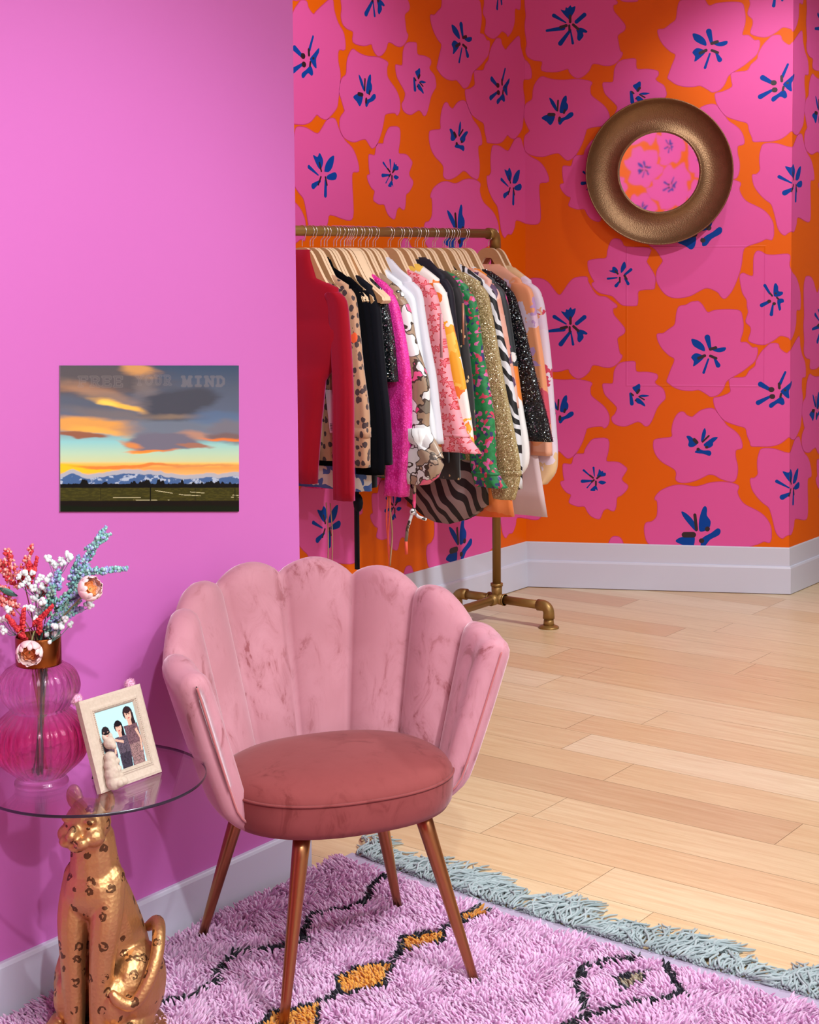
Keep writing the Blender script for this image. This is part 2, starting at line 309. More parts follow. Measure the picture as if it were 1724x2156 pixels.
for o, ps, cs, ks in FLOWERS:
    oo = cat_rom(o, 3, True)
    SHAPES.append((2, 1, grow(oo, 3.0))); SHAPES.append((1, 2, oo))
    for p in ps: SHAPES.append((3, 3, cat_rom(p, 3, True)))
    for c in cs: SHAPES.append((3, 3, np.array(capsule(*c))))
    for x0, y0, x1, y1, w in ks: SHAPES.append((4, 4, np.array(capsule(x0, y0, x1+.01, y1, w, w))))
def papered(name, s0, s1, z0, z1, place, nrm):
    """place(s) gives the wall's point at pattern distance s, in metres"""
    nrm = np.array([*nrm, 0.]); mb = MB()
    P = lambda s, z, d: np.array([*place(s), z])+nrm*d
    mb.add([P(s0, z0, 0), P(s1, z0, 0), P(s1, z1, 0), P(s0, z1, 0)], [(0, 1, 2, 3)], 0)
    for i in range(math.floor((s0-1.6)/HP), math.ceil((s1+.2)/HP)+1):
        for j in range(math.floor((z0-2.6)/VP), math.ceil((z1+.3)/VP)+1):
            for mi, lay, sh in SHAPES:
                q = sh/1000+np.array([i*HP, j*VP])
                if q[:, 0].max() < s0 or q[:, 0].min() > s1 or q[:, 1].max() < z0 or q[:, 1].min() > z1: continue
                q = [tuple(a) for a in q]
                for ax, lim, less in ((0, s0, False), (0, s1, True), (1, z0, False), (1, z1, True)):
                    if q: q = clip(q, ax, lim, less)
                if len(q) < 3: continue
                mb.poly([P(s, z, lay*.0004) for s, z in q], mi)
    o = mb.build(name, [M_orange, M_pink, M_line, M_blue, M_dark], None, (0, 0, 0), smooth=False)
    return tag(o, kind='structure')
papered('wall_alcove_left', YP-C1[1], 0, 0, H_CEIL, lambda s: (C1[0], C1[1]+s), (1, 0))
wb = papered('wall_back', 0, WID, 0, H_CEIL, lambda s: C1+KW*s, NKW)
papered('wall_alcove_right', WID, WID+3.28, 0, H_CEIL, lambda s: (C2[0], C2[1]+s-WID), (1, 0))
papered('wall_front', .35, 7.35, 0, H_CEIL, lambda s: (-4.3+s, -2.5), (0, 1))
M_white = plain('white_gloss_paint', (.62, .63, .74), .28)
def pinkwall():
    t = NT('pink_paint'); p = t.obj()
    n = t.noise(p, 1.3, 2); f = t.noise(p, 420, 2)
    t.pr(Base_Color=t.mix(n, (.61, .152, .495), (.64, .170, .525)), Roughness=.38, Specular_IOR_Level=.3)
    t.bump(f, .05, .0006); return t.m
M_wall = pinkwall()
mb = MB(); mb.box((C1[0], -2.5, 0), (XP, YP, H_CEIL)); tag(mb.build('wall_left', M_wall, None, (0, 0, 0), smooth=False), kind='structure')
M_plain = plain('shop_wall_paint', (.80, .82, .84), .6)
mb = MB(); mb.box((3.0, -2.5, 0), (3.1, 10.1, H_CEIL)); tag(mb.build('wall_right', M_plain, None, (0, 0, 0), smooth=False), kind='structure')
mb = MB(); mb.box((C2[0], 10.0, 0), (3.0, 10.1, H_CEIL)); tag(mb.build('wall_far', M_plain, None, (0, 0, 0), smooth=False), kind='structure')
M_ceil = plain('ceiling_paint', (.82, .84, .86), .8)
mb = MB(); mb.box((-4.4, -2.6, H_CEIL), (3.1, 10.1, H_CEIL+.1)); tag(mb.build('ceiling', M_ceil, None, (0, 0, 0), smooth=False), kind='structure')
# skirting: the plain one on the pink wall, the stepped one in the alcove
def bead(t, h): return [(0, 0.002), (t, 0.002), (t, h-.008), (t-.003, h-.002), (t-.006, h), (0, h)]
def sweep(path, normals, prof, name, m):
    """prof: (out, up) pairs; path points with mitred outward vectors"""
    R = []
    for (x, y), (nx, ny) in zip(path, normals): R.append([(x+nx*a, y+ny*a, b) for a, b in prof])
    mb = MB(); mb.rings(R, True); o = mb.build(name, m, None, (0, 0, 0), smooth=False); return tag(o, kind='structure')
sweep([(XP, -2.5), (XP, YP), (C1[0]+.02, YP)], [(1, 0), (1, 1), (0, 1)], bead(.015, .118), 'baseboard_left', M_white)
st = [(-.012, .003), (.014, .003), (.014, .120), (.011, .1285), (.0055, .130), (.005, .212), (.003, .2165), (-.012, .2175)]
mt = np.array([1.0, 0])+NKW; mt = mt/(1+np.array([1.0, 0])@NKW)     # mitre where the two walls meet
sweep([(C1[0], YP+.016), tuple(C1)], [(1, 0), tuple(mt)], st, 'baseboard_alcove_left', M_white)
sweep([tuple(C1), tuple(C2)], [tuple(mt), tuple(mt)], st, 'baseboard_back', M_white)
sweep([tuple(C2), (C2[0], 9.99)], [tuple(mt), (1, 0)], st, 'baseboard_alcove_right', M_white)
# ------------------------------------------------------------------ armchair
FD = np.array([.867, -.498, 0]); SD = np.array([.498, .867, 0]); CC = np.array([-2.16, 2.61, 0.0])
CP = lambda x, y, z: CC+SD*x+FD*y+np.array([0, 0, z])
def velvet(name, a, b, sheen):
    t = NT(name); p = t.obj()
    big = t.noise(p, 4.5, 2, .5, .6)
    st = t.noise(t.map(p, (1, 1, .55), (0, .5, .3)), 19, 5, .66, .9)
    m = t.ramp(st, [(.36, (0, 0, 0)), (.41, (.6, .6, .6)), (.47, (.85, .85, .85)), (.58, (1, 1, 1))])
    c = t.mix(m, a, b)
    c = t.mix(t.ramp(big, [(.4, (0, 0, 0)), (.66, (1, 1, 1))]), c, tuple(.3*x+.7*y for x, y in zip(a, b)))
    t.pr(Base_Color=c, Roughness=.82, Specular_IOR_Level=.2, Sheen_Weight=sheen, Sheen_Roughness=.4, Sheen_Tint=(1.0, .82, .88))
    t.bump(t.noise(p, 26, 3), .12, .004)
    return t.m
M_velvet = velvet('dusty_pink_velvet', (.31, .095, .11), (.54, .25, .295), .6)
M_velvet2 = velvet('dusty_pink_velvet_darker', (.17, .030, .028), (.245, .053, .051), .2)  # same velvet in a darker, redder tone for seat and seat piping
M_seam = plain('velvet_piping', (.46, .125, .13), .8, Sheen_Weight=.5)
M_copper = plain('copper_leg', (.40, .175, .075), .30, 1.0)
chair = empty('armchair', tuple(CC), 'dusty pink velvet armchair with scalloped shell back and slim copper legs, on the shaggy rug', 'chair')
US = np.array([0, .0625, .1875, .3125, .4375]); US = np.concatenate([US, 1-US[::-1]])
TX = np.array([.340, .353, .310, .232, .086]); TX = np.concatenate([-TX, TX[::-1]])
TY = np.array([.150, .062, -.085, -.232, -.320]); TY = np.concatenate([TY, TY[::-1]])
TZ = np.array([.704, .713, .780, .813, .834]); TZ = np.concatenate([TZ, TZ[::-1]])
BX = np.array([.245, .252, .236, .160, .055]); BX = np.concatenate([-BX, BX[::-1]])
BY = np.array([.125, .070, -.035, -.150, -.200]); BY = np.concatenate([BY, BY[::-1]])
def smooth_interp(u, U, V):
    # monotone-ish cubic through the control values
    i = np.clip(np.searchsorted(U, u)-1, 0, len(U)-2)
    m = np.gradient(V, U); h = U[i+1]-U[i]; t = (u-U[i])/h
    return (2*t**3-3*t**2+1)*V[i]+(t**3-2*t**2+t)*h*m[i]+(-2*t**3+3*t**2)*V[i+1]+(t**3-t**2)*h*m[i+1]
NV = 18
uu = np.unique(np.concatenate([np.linspace(0, 1, 113), [.0015, .004, .007, .012, .015], 1-np.array([.0015, .004, .007, .012, .015])])); NU = len(uu)
tx, ty, tz, bx, by = (smooth_interp(uu, US, V) for V in (TX, TY, TZ, BX, BY))
ch = np.abs(np.sin(8*PI*uu))
edge = np.minimum(uu, 1-uu) < .0625; ch = np.where(edge, np.maximum(ch, .9), ch)
top = tz-.036*(1-ch**.75)
nx, ny = np.gradient(tx+bx), np.gradient(ty+by); L = np.hypot(nx, ny); nx, ny = ny/L*-1, nx/L     # outward in plan
if nx[NU//2]*0+ny[NU//2] > 0: nx, ny = -nx, -ny
endr = np.sqrt(np.clip(1-((.022-np.minimum(uu, 1-uu))/.022).clip(0, 1)**2, 0, 1))*.9+.1
RIM = []; SEAMS = []
rings = []
Z0 = .372
for i in range(NU):
    th = .030*endr[i]
    def mid(s):   # s 0 at the foot of the shell, 1 at its rim
        k = s**1.08
        g = 1-.16*max(0, (.20-s)/.20)**2; bX, bY = bx[i]*g, .03+(by[i]-.03)*g
        return np.array([bX+(tx[i]-bX)*k, bY+(ty[i]-bY)*k, Z0+(top[i]-Z0)*s])
    N = np.array([nx[i], ny[i], -.28]); N /= np.linalg.norm(N)
    bul = lambda s: .026*(ch[i]**.62-.55)*min(1, s*6)*endr[i]
    ring = [mid(s)-N*(th+bul(s)) for s in np.linspace(0, 1-.035, NV)]
    upv = mid(1)-mid(.9); upv /= np.linalg.norm(upv)
    b0 = mid(1-.035); ci = th+bul(1)
    for a in np.linspace(0, PI, 8)[1:-1]:
        w = -(ci)*math.cos(a) if a < PI/2 else -th*math.cos(a)
        ring.append(b0+N*w+upv*math.sin(a)*.034*(.4+.6*endr[i]))
    ring += [mid(s)+N*(th-.018*(1-s)**3) for s in np.linspace(1-.035, 0, NV)]
    rings.append([CP(*q) for q in ring])
    RIM.append(CP(*(mid(.985)+N*(th*.95))))
mb = MB(); mb.rings(rings, False); nr_ = len(rings[0])
for b0 in (0, (NU-1)*nr_):      # close either arm end along its seam
    mb.add(np.zeros((0, 3)), [tuple(b0+q-mb.n for q in (k, k+1, nr_-2-k, nr_-1-k)) for k in range(nr_//2-1)])
back = mb.build('backrest', M_velvet, chair)
for e in (0, NU-1):      # stitched seam down the front edge of either arm
    mb = MB(); r = rings[e]; mb.tube([np.array(r[k])*.5+np.array(r[-1-k])*.5+FD*.0015 for k in range(1, NV+2)], .0026, 6)
    mb.build('arm_piping', M_seam, chair)
# seat
def superell(rx, ry, cx, cy, z, n=64, e=2.35):
    a = np.arange(n)*2*PI/n; c, s = np.cos(a), np.sin(a)
    return [CP(cx+rx*np.sign(ci)*abs(ci)**(2/e), cy+ry*np.sign(si)*abs(si)**(2/e), z) for ci, si in zip(c, s)]
SX, SY, SCY = .252, .205, .032
prof = [(k, z+.017) for k, z in [(.60, .352), (.86, .354), (.955, .360), (.99, .374), (1.0, .395), (1.003, .420), (1.0, .433), (.985, .444), (.94, .456), (.86, .466), (.7, .476), (.5, .482), (.25, .4845), (.05, .485)]]
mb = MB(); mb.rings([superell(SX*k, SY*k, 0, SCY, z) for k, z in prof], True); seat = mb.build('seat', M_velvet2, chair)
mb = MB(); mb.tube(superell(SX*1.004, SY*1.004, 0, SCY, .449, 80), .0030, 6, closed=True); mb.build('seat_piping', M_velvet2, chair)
for fx, fy in ((.241, .214), (.244, -.208), (-.226, -.248), (-.197, .236)):
    foot = CP(fx, fy, .012); topp = CP(fx*.62, fy*.66, .382)
    mb = MB(); ts = np.linspace(0, 1, 8); mb.tube([foot+(topp-foot)*t for t in ts], [.0095+.0095*t for t in ts], 20); lg = mb.build('leg', M_copper, chair)
    mb = MB(); d = (topp-foot); mb.tube([foot-d*.01, foot+d*.015], .0105, 16); mb.build('foot_cap', plain('leg_cap', (.03, .02, .02), .6), lg)

# ------------------------------------------------------------------ shaggy rug
RX0, RX1, RY0, RY1 = -2.535, -.80, 1.45, 3.055
def far_edge(x): return np.interp(x, [-2.54, -2.31, -2.08, -1.81, -1.5, -.8], [3.100, 3.066, 3.043, 3.028, 3.022, 3.022])
rug = empty('shaggy_rug', (-1.67, 2.25, 0), 'lilac pink shaggy rug with black lines, orange diamonds and grey fringe, under the armchair', 'rug')
M_back = plain('rug_backing', (.36, .30, .40), .95)
xs = np.linspace(RX0, RX1, 30)
mb = MB(); mb.rings([[(x, RY0, .001), (x, far_edge(x)+.045, .001), (x, far_edge(x)+.045, .008), (x, RY0, .008)] for x in xs], True)
mb.build('backing', plain('lilac_ground_weave', (.80, .55, .75), .95), rug, smooth=False)
mb = MB(); mb.rings([[(x, far_edge(x)-.004, .001), (x, far_edge(x)+.046, .001), (x, far_edge(x)+.046, .0095), (x, far_edge(x)-.004, .0095)] for x in xs], True)
mb.build('selvedge', M_back, rug, smooth=False, label='grey lilac flat woven border band')
ORANGE = [[(-2068, 2952), (-2064, 3050), (-2030, 3016), (-2045, 2959)], [(-2102, 2796), (-2054, 2871), (-2030, 2829), (-2056, 2746)], [(-2088, 2547), (-2093, 2594), (-2050, 2673), (-2002, 2586), (-2053, 2504)], [(-2088, 2311), (-2097, 2347), (-2048, 2434), (-2006, 2353), (-2013, 2280), (-2030, 2244)], [(-1599, 2606), (-1585, 2672), (-1560, 2600), (-1585, 2530)]]
BLACK = [[(-2067, 2924), (-2084, 2971), (-2067, 3068), (-2019, 3017), (-2034, 2947), (-2050, 2903)], [(-2115, 2793), (-2115, 2809), (-2057, 2898), (-2016, 2833), (-2050, 2723), (-2070, 2733)], [(-2101, 2546), (-2110, 2607), (-2053, 2698), (-1984, 2583), (-2045, 2486)], [(-2100, 2308), (-2112, 2354), (-2048, 2452), (-1993, 2350), (-2000, 2266), (-2033, 2219)], [(-1620, 2606), (-1590, 2695), (-1540, 2600), (-1587, 2510)], [(-1612, 2899), (-1588, 2973), (-1557, 2930), (-1574, 2844)]]
BEIGE = [[(-1599, 2897), (-1582, 2951), (-1564, 2922), (-1576, 2864)]]
for k in range(1, 4):
    ORANGE.append([(x, y-245*k) for x, y in ORANGE[3]]); BLACK.append([(x, y-245*k) for x, y in BLACK[3]])
LINES = [[(-2369, 3061), (-2336, 2980), (-2306, 2926), (-2304, 2885), (-2344, 2762), (-2305, 2682), (-2279, 2651), (-2295, 2603), (-2363, 2518), (-2345, 2468), (-2301, 2386), (-2300, 2308), (-2331, 2226), (-2338, 2169), (-2290, 2050), (-2340, 1900), (-2300, 1750)],
         [(-1707, 2896), (-1595, 3061), (-1488, 2935), (-1466, 2911), (-1512, 2839), (-1582, 2714), (-1613, 2745), (-1707, 2896)], [(-1582, 2714), (-1586, 2684), (-1597, 2639)], [(-2062, 2911), (-2053, 2885)], [(-2067, 2735), (-2051, 2688)], [(-2049, 2488), (-2045, 2449)]]
def inside(P, poly):
    poly = np.array(poly, float); r = np.zeros(len(P), bool); x, y = P[:, 0], P[:, 1]
    for (x0, y0), (x1, y1) in zip(poly, np.roll(poly, -1, 0)):
        c = (y0 > y) != (y1 > y)
        r ^= c & (x < (x1-x0)*(y-y0)/(y1-y0+1e-9)+x0)
    return r
def near_line(P, ln, w):
    ln = np.array(ln, float); r = np.zeros(len(P), bool)
    for a, b in zip(ln[:-1], ln[1:]):
        d = b-a; t = np.clip(((P-a)@d)/(d@d), 0, 1); r |= np.hypot(*(P-a-t[:, None]*d).T) < w
    return r
sp = .0070
gx, gy = np.meshgrid(np.arange(RX0, RX1, sp), np.arange(RY0, RY1+.06, sp)); P = np.stack([gx.ravel(), gy.ravel()], 1)
P += npr.uniform(-.45, .45, P.shape)*sp
P = P[P[:, 1] < far_edge(P[:, 0])]
Pm = P*1000; cls = np.zeros(len(P), int)
for b in BLACK: cls[inside(Pm, b)] = 1
for l in LINES: cls[near_line(Pm, l, 10.0)] = 1
for o in ORANGE: cls[inside(Pm, o)] = 2
for o in BEIGE: cls[inside(Pm, o)] = 3
n = len(P)
wave = lambda f, s: np.sin(P[:, 0]*f+s+1.7*np.sin(P[:, 1]*f*.7+s*2))*np.cos(P[:, 1]*f*.9-s+1.3*np.sin(P[:, 0]*f*.6))
ang = -1.1+1.3*wave(23, .3)+.9*wave(61, 2.)+npr.normal(0, .5, n)      # way each tuft leans
lean = .55+.25*wave(37, 1.)+npr.normal(0, .16, n)
ln = npr.uniform(.019, .027, n)*(1-.16*(cls > 0))
w = npr.uniform(.0030, .0045, n)
dirv = np.stack([np.cos(ang), np.sin(ang)], 1); V = []; F = []
prof = [(0, 1.0, 0), (.45, 1.12, .22), (.8, .9, .62), (1.0, .25, 1.0)]
k3 = np.arange(3)*2*PI/3
for h, wr, ov in prof:
    for a in k3:
        aa = a+ang
        ox = P[:, 0]+dirv[:, 0]*ln*lean*ov+np.cos(aa)*w*wr; oy = P[:, 1]+dirv[:, 1]*ln*lean*ov+np.sin(aa)*w*wr
        oz = .006+ln*h*np.sqrt(np.clip(1-(lean*.8)**2, .25, 1))
        V.append(np.stack([ox, oy, oz], 1))
V = np.stack(V, 1)       # tuft, 12, 3
base = np.array([(r*3+j, r*3+(j+1) % 3, r*3+3+(j+1) % 3, r*3+3+j) for r in range(3) for j in range(3)])
quads = (base[None]+(np.arange(n)*12)[:, None, None]).reshape(-1, 4)
me = bpy.data.meshes.new('pile')
v = V.reshape(-1, 3)-np.array([-1.67, 2.25, 0])
v[:, 0] = np.maximum(v[:, 0], -2.552+1.67)
me.vertices.add(len(v)); me.vertices.foreach_set('co', v.ravel())
me.loops.add(quads.size); me.loops.foreach_set('vertex_index', quads.ravel().astype(np.int32))
me.polygons.add(len(quads)); me.polygons.foreach_set('loop_start', np.arange(0, quads.size, 4, dtype=np.int32))
me.polygons.foreach_set('material_index', np.repeat(cls, 9).astype(np.int32)); me.polygons.foreach_set('use_smooth', np.ones(len(quads), bool))
me.update(calc_edges=True)
def wool(name, a, b):
    t = NT(name); r = t.n('ShaderNodeNewGeometry').outputs['Random Per Island']
    c = t.mix(r, a, b); t.pr(Base_Color=c, Roughness=.9, Specular_IOR_Level=.15, Sheen_Weight=.35, Sheen_Roughness=.5)
    t.set(t.out.inputs['Surface'], t.n('ShaderNodeMixShader', i_0=.38, i_1=t.b.outputs[0], i_2=t.n('ShaderNodeBsdfTranslucent', i_Color=c))); return t.m
for mm in (wool('lilac_wool', (.95, .60, .85), (.99, .75, .94)), wool('black_wool', (.012, .012, .02), (.035, .03, .05)), wool('orange_wool', (.92, .42, .06), (.97, .54, .12)), wool('beige_wool', (.45, .36, .25), (.58, .48, .34))): me.materials.append(mm)
po = bpy.data.objects.new('pile', me); COL.objects.link(po); po.parent = rug; tag(po, 'lilac pink tufts with black, orange and beige motifs', kind='stuff')
# fringe of loose grey yarn along the far edge
mb = MB(); x = RX0+.02
while x < RX1:
    clump = math.sin(x*31)+.7*math.sin(x*73+1)+.5*math.sin(x*13)
    y0 = float(far_edge(x))+.042; L_ = .150+.035*math.sin(x*19)+rnd.uniform(-.025, .03)
    a = PI/2-.05-.42*clump+rnd.gauss(0, .16); pts = []; px, py = x, y0; ph = rnd.uniform(0, 6)
    z = rnd.uniform(.006, .022)
    for s in range(9):
        t = s/8; pts.append((px, py, max(.0032, z*(1-t*t)+.012*math.sin(PI*t)*rnd.uniform(.2, 1))))
        aa = a+.55*math.sin(ph+s*1.1); px += math.cos(aa)*L_/8; py += math.sin(aa)*L_/8
    mb.tube(pts, [.0027]*8+[.0012], 5); x += .0024
fr = mb.build('fringe', wool('grey_yarn', (.40, .48, .49), (.56, .64, .65)), rug, label='pale grey loose yarn fringe'); tag(fr, kind='stuff')
# ------------------------------------------------------------------ clothes rail
XB, ZB = -3.72, 1.656            # line and height of the hanging bar
YPOST, YPOST2 = 5.623, 3.70
M_brass = NT('brass_paint'); M_brass.pr(Base_Color=(.30, .165, .045), Roughness=.42, Metallic=.55); M_brass = M_brass.m
rail = empty('clothes_rail', (XB, 4.66, 0), 'brass pipe clothes rail packed with clothes, standing in the alcove against the patterned wall', 'clothes rail')
def pipe(pts, r, name, parent=rail, seg=16):
    mb = MB(); mb.tube(pts, r, seg); return mb.build(name, M_brass, parent)
def bend(c, a, b, r, n=8):        # quarter turn from direction a to direction b about corner c
    c, a, b = map(np.array, (c, a, b)); o = c+a*r+b*r
    return [o-b*r*math.cos(t)-a*r*math.sin(t) for t in np.linspace(0, PI/2, n)]
PR = .0185
pipe([(XB, YPOST2, ZB), (XB, YPOST, ZB)], PR, 'hanging_bar')
FZ = .092
for y, s in ((YPOST, 1), (YPOST2, -1)):
    pipe([(XB, y, FZ), (XB, y, ZB-.04)], PR, 'post')
    e = MB(); q = bend((XB, y, ZB), (0, -s, 0), (0, 0, -1), .030)
    e.tube([(XB, y-s*.055, ZB)]+list(q)+[(XB, y, ZB-.062)], [.0245]+[.0235]*8+[.0245], 18); e.build('elbow', M_brass, rail)
    t = MB(); t.tube([(XB, y, FZ), (XB, y, FZ+.066)], [.022, .0235], 18); t.tube([(XB-.042, y, FZ), (XB+.042, y, FZ)], .0235, 18)
    t.tube([(XB, y, FZ), (XB, y-s*.05, FZ)], .0235, 18)
    for dx in (-.042, .036): t.tube([(XB+dx, y, FZ), (XB+dx+.006, y, FZ)], .0262, 18)
    t.tube([(XB, y, FZ+.056), (XB, y, FZ+.068)], .0268, 18)
    t.build('tee_joint', M_brass, rail)
    for d in (1, -1):
        x1 = XB+d*(.261 if d > 0 else .208)
        pipe([(XB+d*.03, y, FZ), (x1-d*.02, y, FZ)], PR, 'foot_pipe')
        f = MB(); q = bend((x1, y, FZ), (-d, 0, 0), (0, 0, -1), .028)
        f.tube([(x1-d*.052, y, FZ)]+list(q)+[(x1, y, FZ-.052)], [.0245]+[.0235]*8+[.0248], 18)
        f.tube([(x1, y, .04), (x1, y, .008)], [.0205, .0235], 18)
        f.tube([(x1, y, .0), (x1, y, .0045), (x1, y, .0075), (x1, y, .013)], [.0435, .0435, .040, .0265], 24)
        f.build('foot', M_brass, rail)
pipe([(XB, YPOST2, FZ), (XB, YPOST, FZ)], PR, 'base_bar')

# ---- hangers
def woodm():
    t = NT('beech_hanger'); p = t.obj(); g = t.noise(t.map(p, (9, 40, 40)), 4, 3)
    t.pr(Base_Color=t.mix(g, (.50, .265, .115), (.58, .325, .15)), Roughness=.42); return t.m
M_hang, M_edge, M_wire = woodm(), plain('beech_edge', (.84, .60, .385), .4), plain('hook_wire', (.86, .87, .89), .22, 1.0)
HP_ = [(.03, 1.568), (.06, 1.522), (.10, 1.462), (.14, 1.430), (.168, 1.410), (.184, 1.396)]
HC = cat_rom([(-u, z) for u, z in HP_[::-1]]+[(0, 1.575)]+HP_, 3)
def hanger_meshes():
    root = empty('clothes_hanger', (XB, 0, ZB), '', '')
    mb = MB(); R = []
    for i, (u, z) in enumerate(HC):
        a = HC[max(i-1, 0)]; b = HC[min(i+1, len(HC)-1)]; d = np.array(b)-a; d /= np.hypot(*d); n = np.array([-d[1], d[0]])
        k = abs(u)/.184; h = (.021-.008*k)*(1 if k < .97 else .6); w = .0068
        bow = 0
        R.append([(XB+u+n[0]*s*h, bow+q, z+n[1]*s*h) for s, q in ((1, -w), (1, w), (-1, w), (-1, -w))])
    v = np.concatenate(R); k = len(R); f = []; mi = []
    for i in range(k-1):
        for j in range(4): f.append((i*4+j, i*4+(j+1) % 4, i*4+4+(j+1) % 4, i*4+4+j)); mi.append(1 if j in (0, 2) else 0)
    f += [(0, 1, 2, 3), (k*4-1, k*4-2, k*4-3, k*4-4)]; mi += [1, 1]
    mb.add(v, f); mb.mi = mi
    body = mb.build('shoulder_bar', [M_hang, M_edge], root, smooth=False)
    r = PR+.0017
    pts = [(0, 1.600), (0, 1.618)]+[(.004, 1.626), (.014, 1.634)]+[(r*math.cos(t), ZB+r*math.sin(t)) for t in np.linspace(-.75, PI+.25, 15)]
    mb = MB(); mb.tube([(XB+u, 0, z) for u, z in cat_rom(pts, 2)], .00165, 6); hook = mb.build('hook', M_wire, root)
    return root, body, hook
h_root, h_body, h_hook = hanger_meshes()
used = [0]
def hang(y, label, yaw=0.0, group='wooden hangers on the rail'):
    if used[0] == 0: r, b, h = h_root, h_body, h_hook
    else:
        r, b, h = h_root.copy(), h_body.copy(), h_hook.copy()
        for o in (r, b, h): COL.objects.link(o)
        b.parent = r; h.parent = r
    used[0] += 1
    r.location = (XB, y, ZB); r.rotation_euler = (0, 0, yaw); tag(r, label, 'hanger', group); return r
# ---- cloth materials
def cloth(name, a, rough=.8, sheen=.3, **k):
    k.setdefault('Specular_IOR_Level', .2)
    t = NT(name); p = t.obj(); t.pr(Base_Color=t.mix(t.noise(p, 9, 3), tuple(c*.88 for c in a), a), Roughness=rough, Sheen_Weight=sheen, **k); t.bump(t.noise(p, 260, 2), .15, .001); return t
def spots_mat(name, base, spot, sc=34, thr=.36, extra=None, squash=(1, 1, .75)):
    t = NT(name); p = t.map(t.obj(), squash); p = t.n('ShaderNodeVectorMath', operation='ADD', i_0=p, i_1=t.n('ShaderNodeVectorMath', operation='SCALE', i_0=t.noise(p, 60, 2, out='Color'), i_Scale=.008).outputs[0]).outputs[0]
    d = t.vor(p, sc, rand=.85); c = t.mix(t.math('LESS_THAN', d, thr), base, spot)
    if extra: c = t.mix(t.math('LESS_THAN', t.vor(p, 7.0), .10), c, extra)
    t.pr(Base_Color=c, Roughness=.75, Sheen_Weight=.2); return t.m
def blobs_mat(name, cols, sc=14, dist=.05, rough=.5, outline=None, sheen=0.1):
    t = NT(name); p = t.obj(); q = t.n('ShaderNodeVectorMath', operation='ADD', i_0=p, i_1=t.n('ShaderNodeVectorMath', operation='SCALE', i_0=t.noise(p, 18, 2, out='Color'), i_Scale=dist).outputs[0]).outputs[0]
    cc = t.n('ShaderNodeSeparateColor', i_0=t.vor(q, sc, out='Color')).outputs[0]
    n = len(cols); c = t.ramp(cc, [((i+.001)/n, k) for i, k in enumerate(cols)], 'CONSTANT')
    if outline: c = t.mix(t.math('LESS_THAN', t.vor(q, sc, 'DISTANCE_TO_EDGE'), .035), c, outline)
    t.pr(Base_Color=c, Roughness=rough, Sheen_Weight=sheen); return t.m
def zebra_mat(name, a, b, sc=9):
    t = NT(name); p = t.obj()
    wv = t.n('ShaderNodeTexWave', wave_type='BANDS', bands_direction='DIAGONAL', i_Vector=t.map(p, (1.3, .6, 1)), i_Scale=float(sc), i_Distortion=7.5, i_Detail=1.0, i_Detail_Scale=.9).outputs['Fac']
    t.pr(Base_Color=t.mix(t.math('GREATER_THAN', wv, .5), a, b), Roughness=.6); return t.m
def glitter_mat(name, base, spark, sc=330, thr=.80, metal=.6, rough=.4):
    t = NT(name); p = t.obj(); cc = t.n('ShaderNodeSeparateColor', i_0=t.vor(p, sc, out='Color'))
    f = t.math('MULTIPLY', t.math('GREATER_THAN', cc.outputs[0], thr), t.math('LESS_THAN', t.vor(p, sc), .42))
    t.pr(Base_Color=t.mix(f, base, spark), Roughness=t.math('MULTIPLY_ADD', f, -.1, rough), Metallic=t.math('MULTIPLY', f, metal))
    nn = t.n('ShaderNodeVectorMath', operation='ADD', i_0=t.n('ShaderNodeNewGeometry').outputs['Normal'], i_1=t.n('ShaderNodeVectorMath', operation='SCALE', i_0=t.n('ShaderNodeVectorMath', operation='SUBTRACT', i_0=t.vor(p, sc, out='Color'), i_1=(.5, .5, .5)).outputs[0], i_Scale=1.1).outputs[0])
    t.set(t.b.inputs['Normal'], t.n('ShaderNodeVectorMath', operation='NORMALIZE', i_0=nn.outputs[0]).outputs[0]); return t.m
def stars_mat():
    t = NT('star_print'); p = t.obj(); sp = t.n('ShaderNodeSeparateXYZ', i_0=p)
    q = t.n('ShaderNodeCombineXYZ', i_X=sp.outputs[0], i_Y=sp.outputs[2])
    vd = t.n('ShaderNodeTexVoronoi', feature='F1', voronoi_dimensions='2D', i_Vector=q, i_Scale=24.0, i_Randomness=.45)
    d = t.n('ShaderNodeVectorMath', operation='SUBTRACT', i_0=q, i_1=vd.outputs['Position']).outputs[0]
    s2 = t.n('ShaderNodeSeparateXYZ', i_0=d); rot = t.n('ShaderNodeSeparateColor', i_0=vd.outputs['Color']).outputs[0]
    an = t.math('ADD', t.math('ARCTAN2', s2.outputs[1], s2.outputs[0]), t.math('MULTIPLY', rot, 6.28))
    tri = t.math('DIVIDE', t.math('ABSOLUTE', t.math('SUBTRACT', t.math('FRACT', t.math('MULTIPLY', an, 5/6.28318)), .5)), .5)
    rad = t.math('MULTIPLY_ADD', tri, .0125, .0055); r = t.n('ShaderNodeVectorMath', operation='LENGTH', i_0=d).outputs['Value']
    dd = t.math('SUBTRACT', r, rad); line = t.math('LESS_THAN', t.math('ABSOLUTE', dd), .0021)
    c = t.mix(t.math('LESS_THAN', dd, 0), (.86, .33, .38), (.80, .15, .20)); c = t.mix(line, c, (.55, .012, .008))
    t.pr(Base_Color=c, Roughness=.6, Sheen_Weight=.2); return t.m
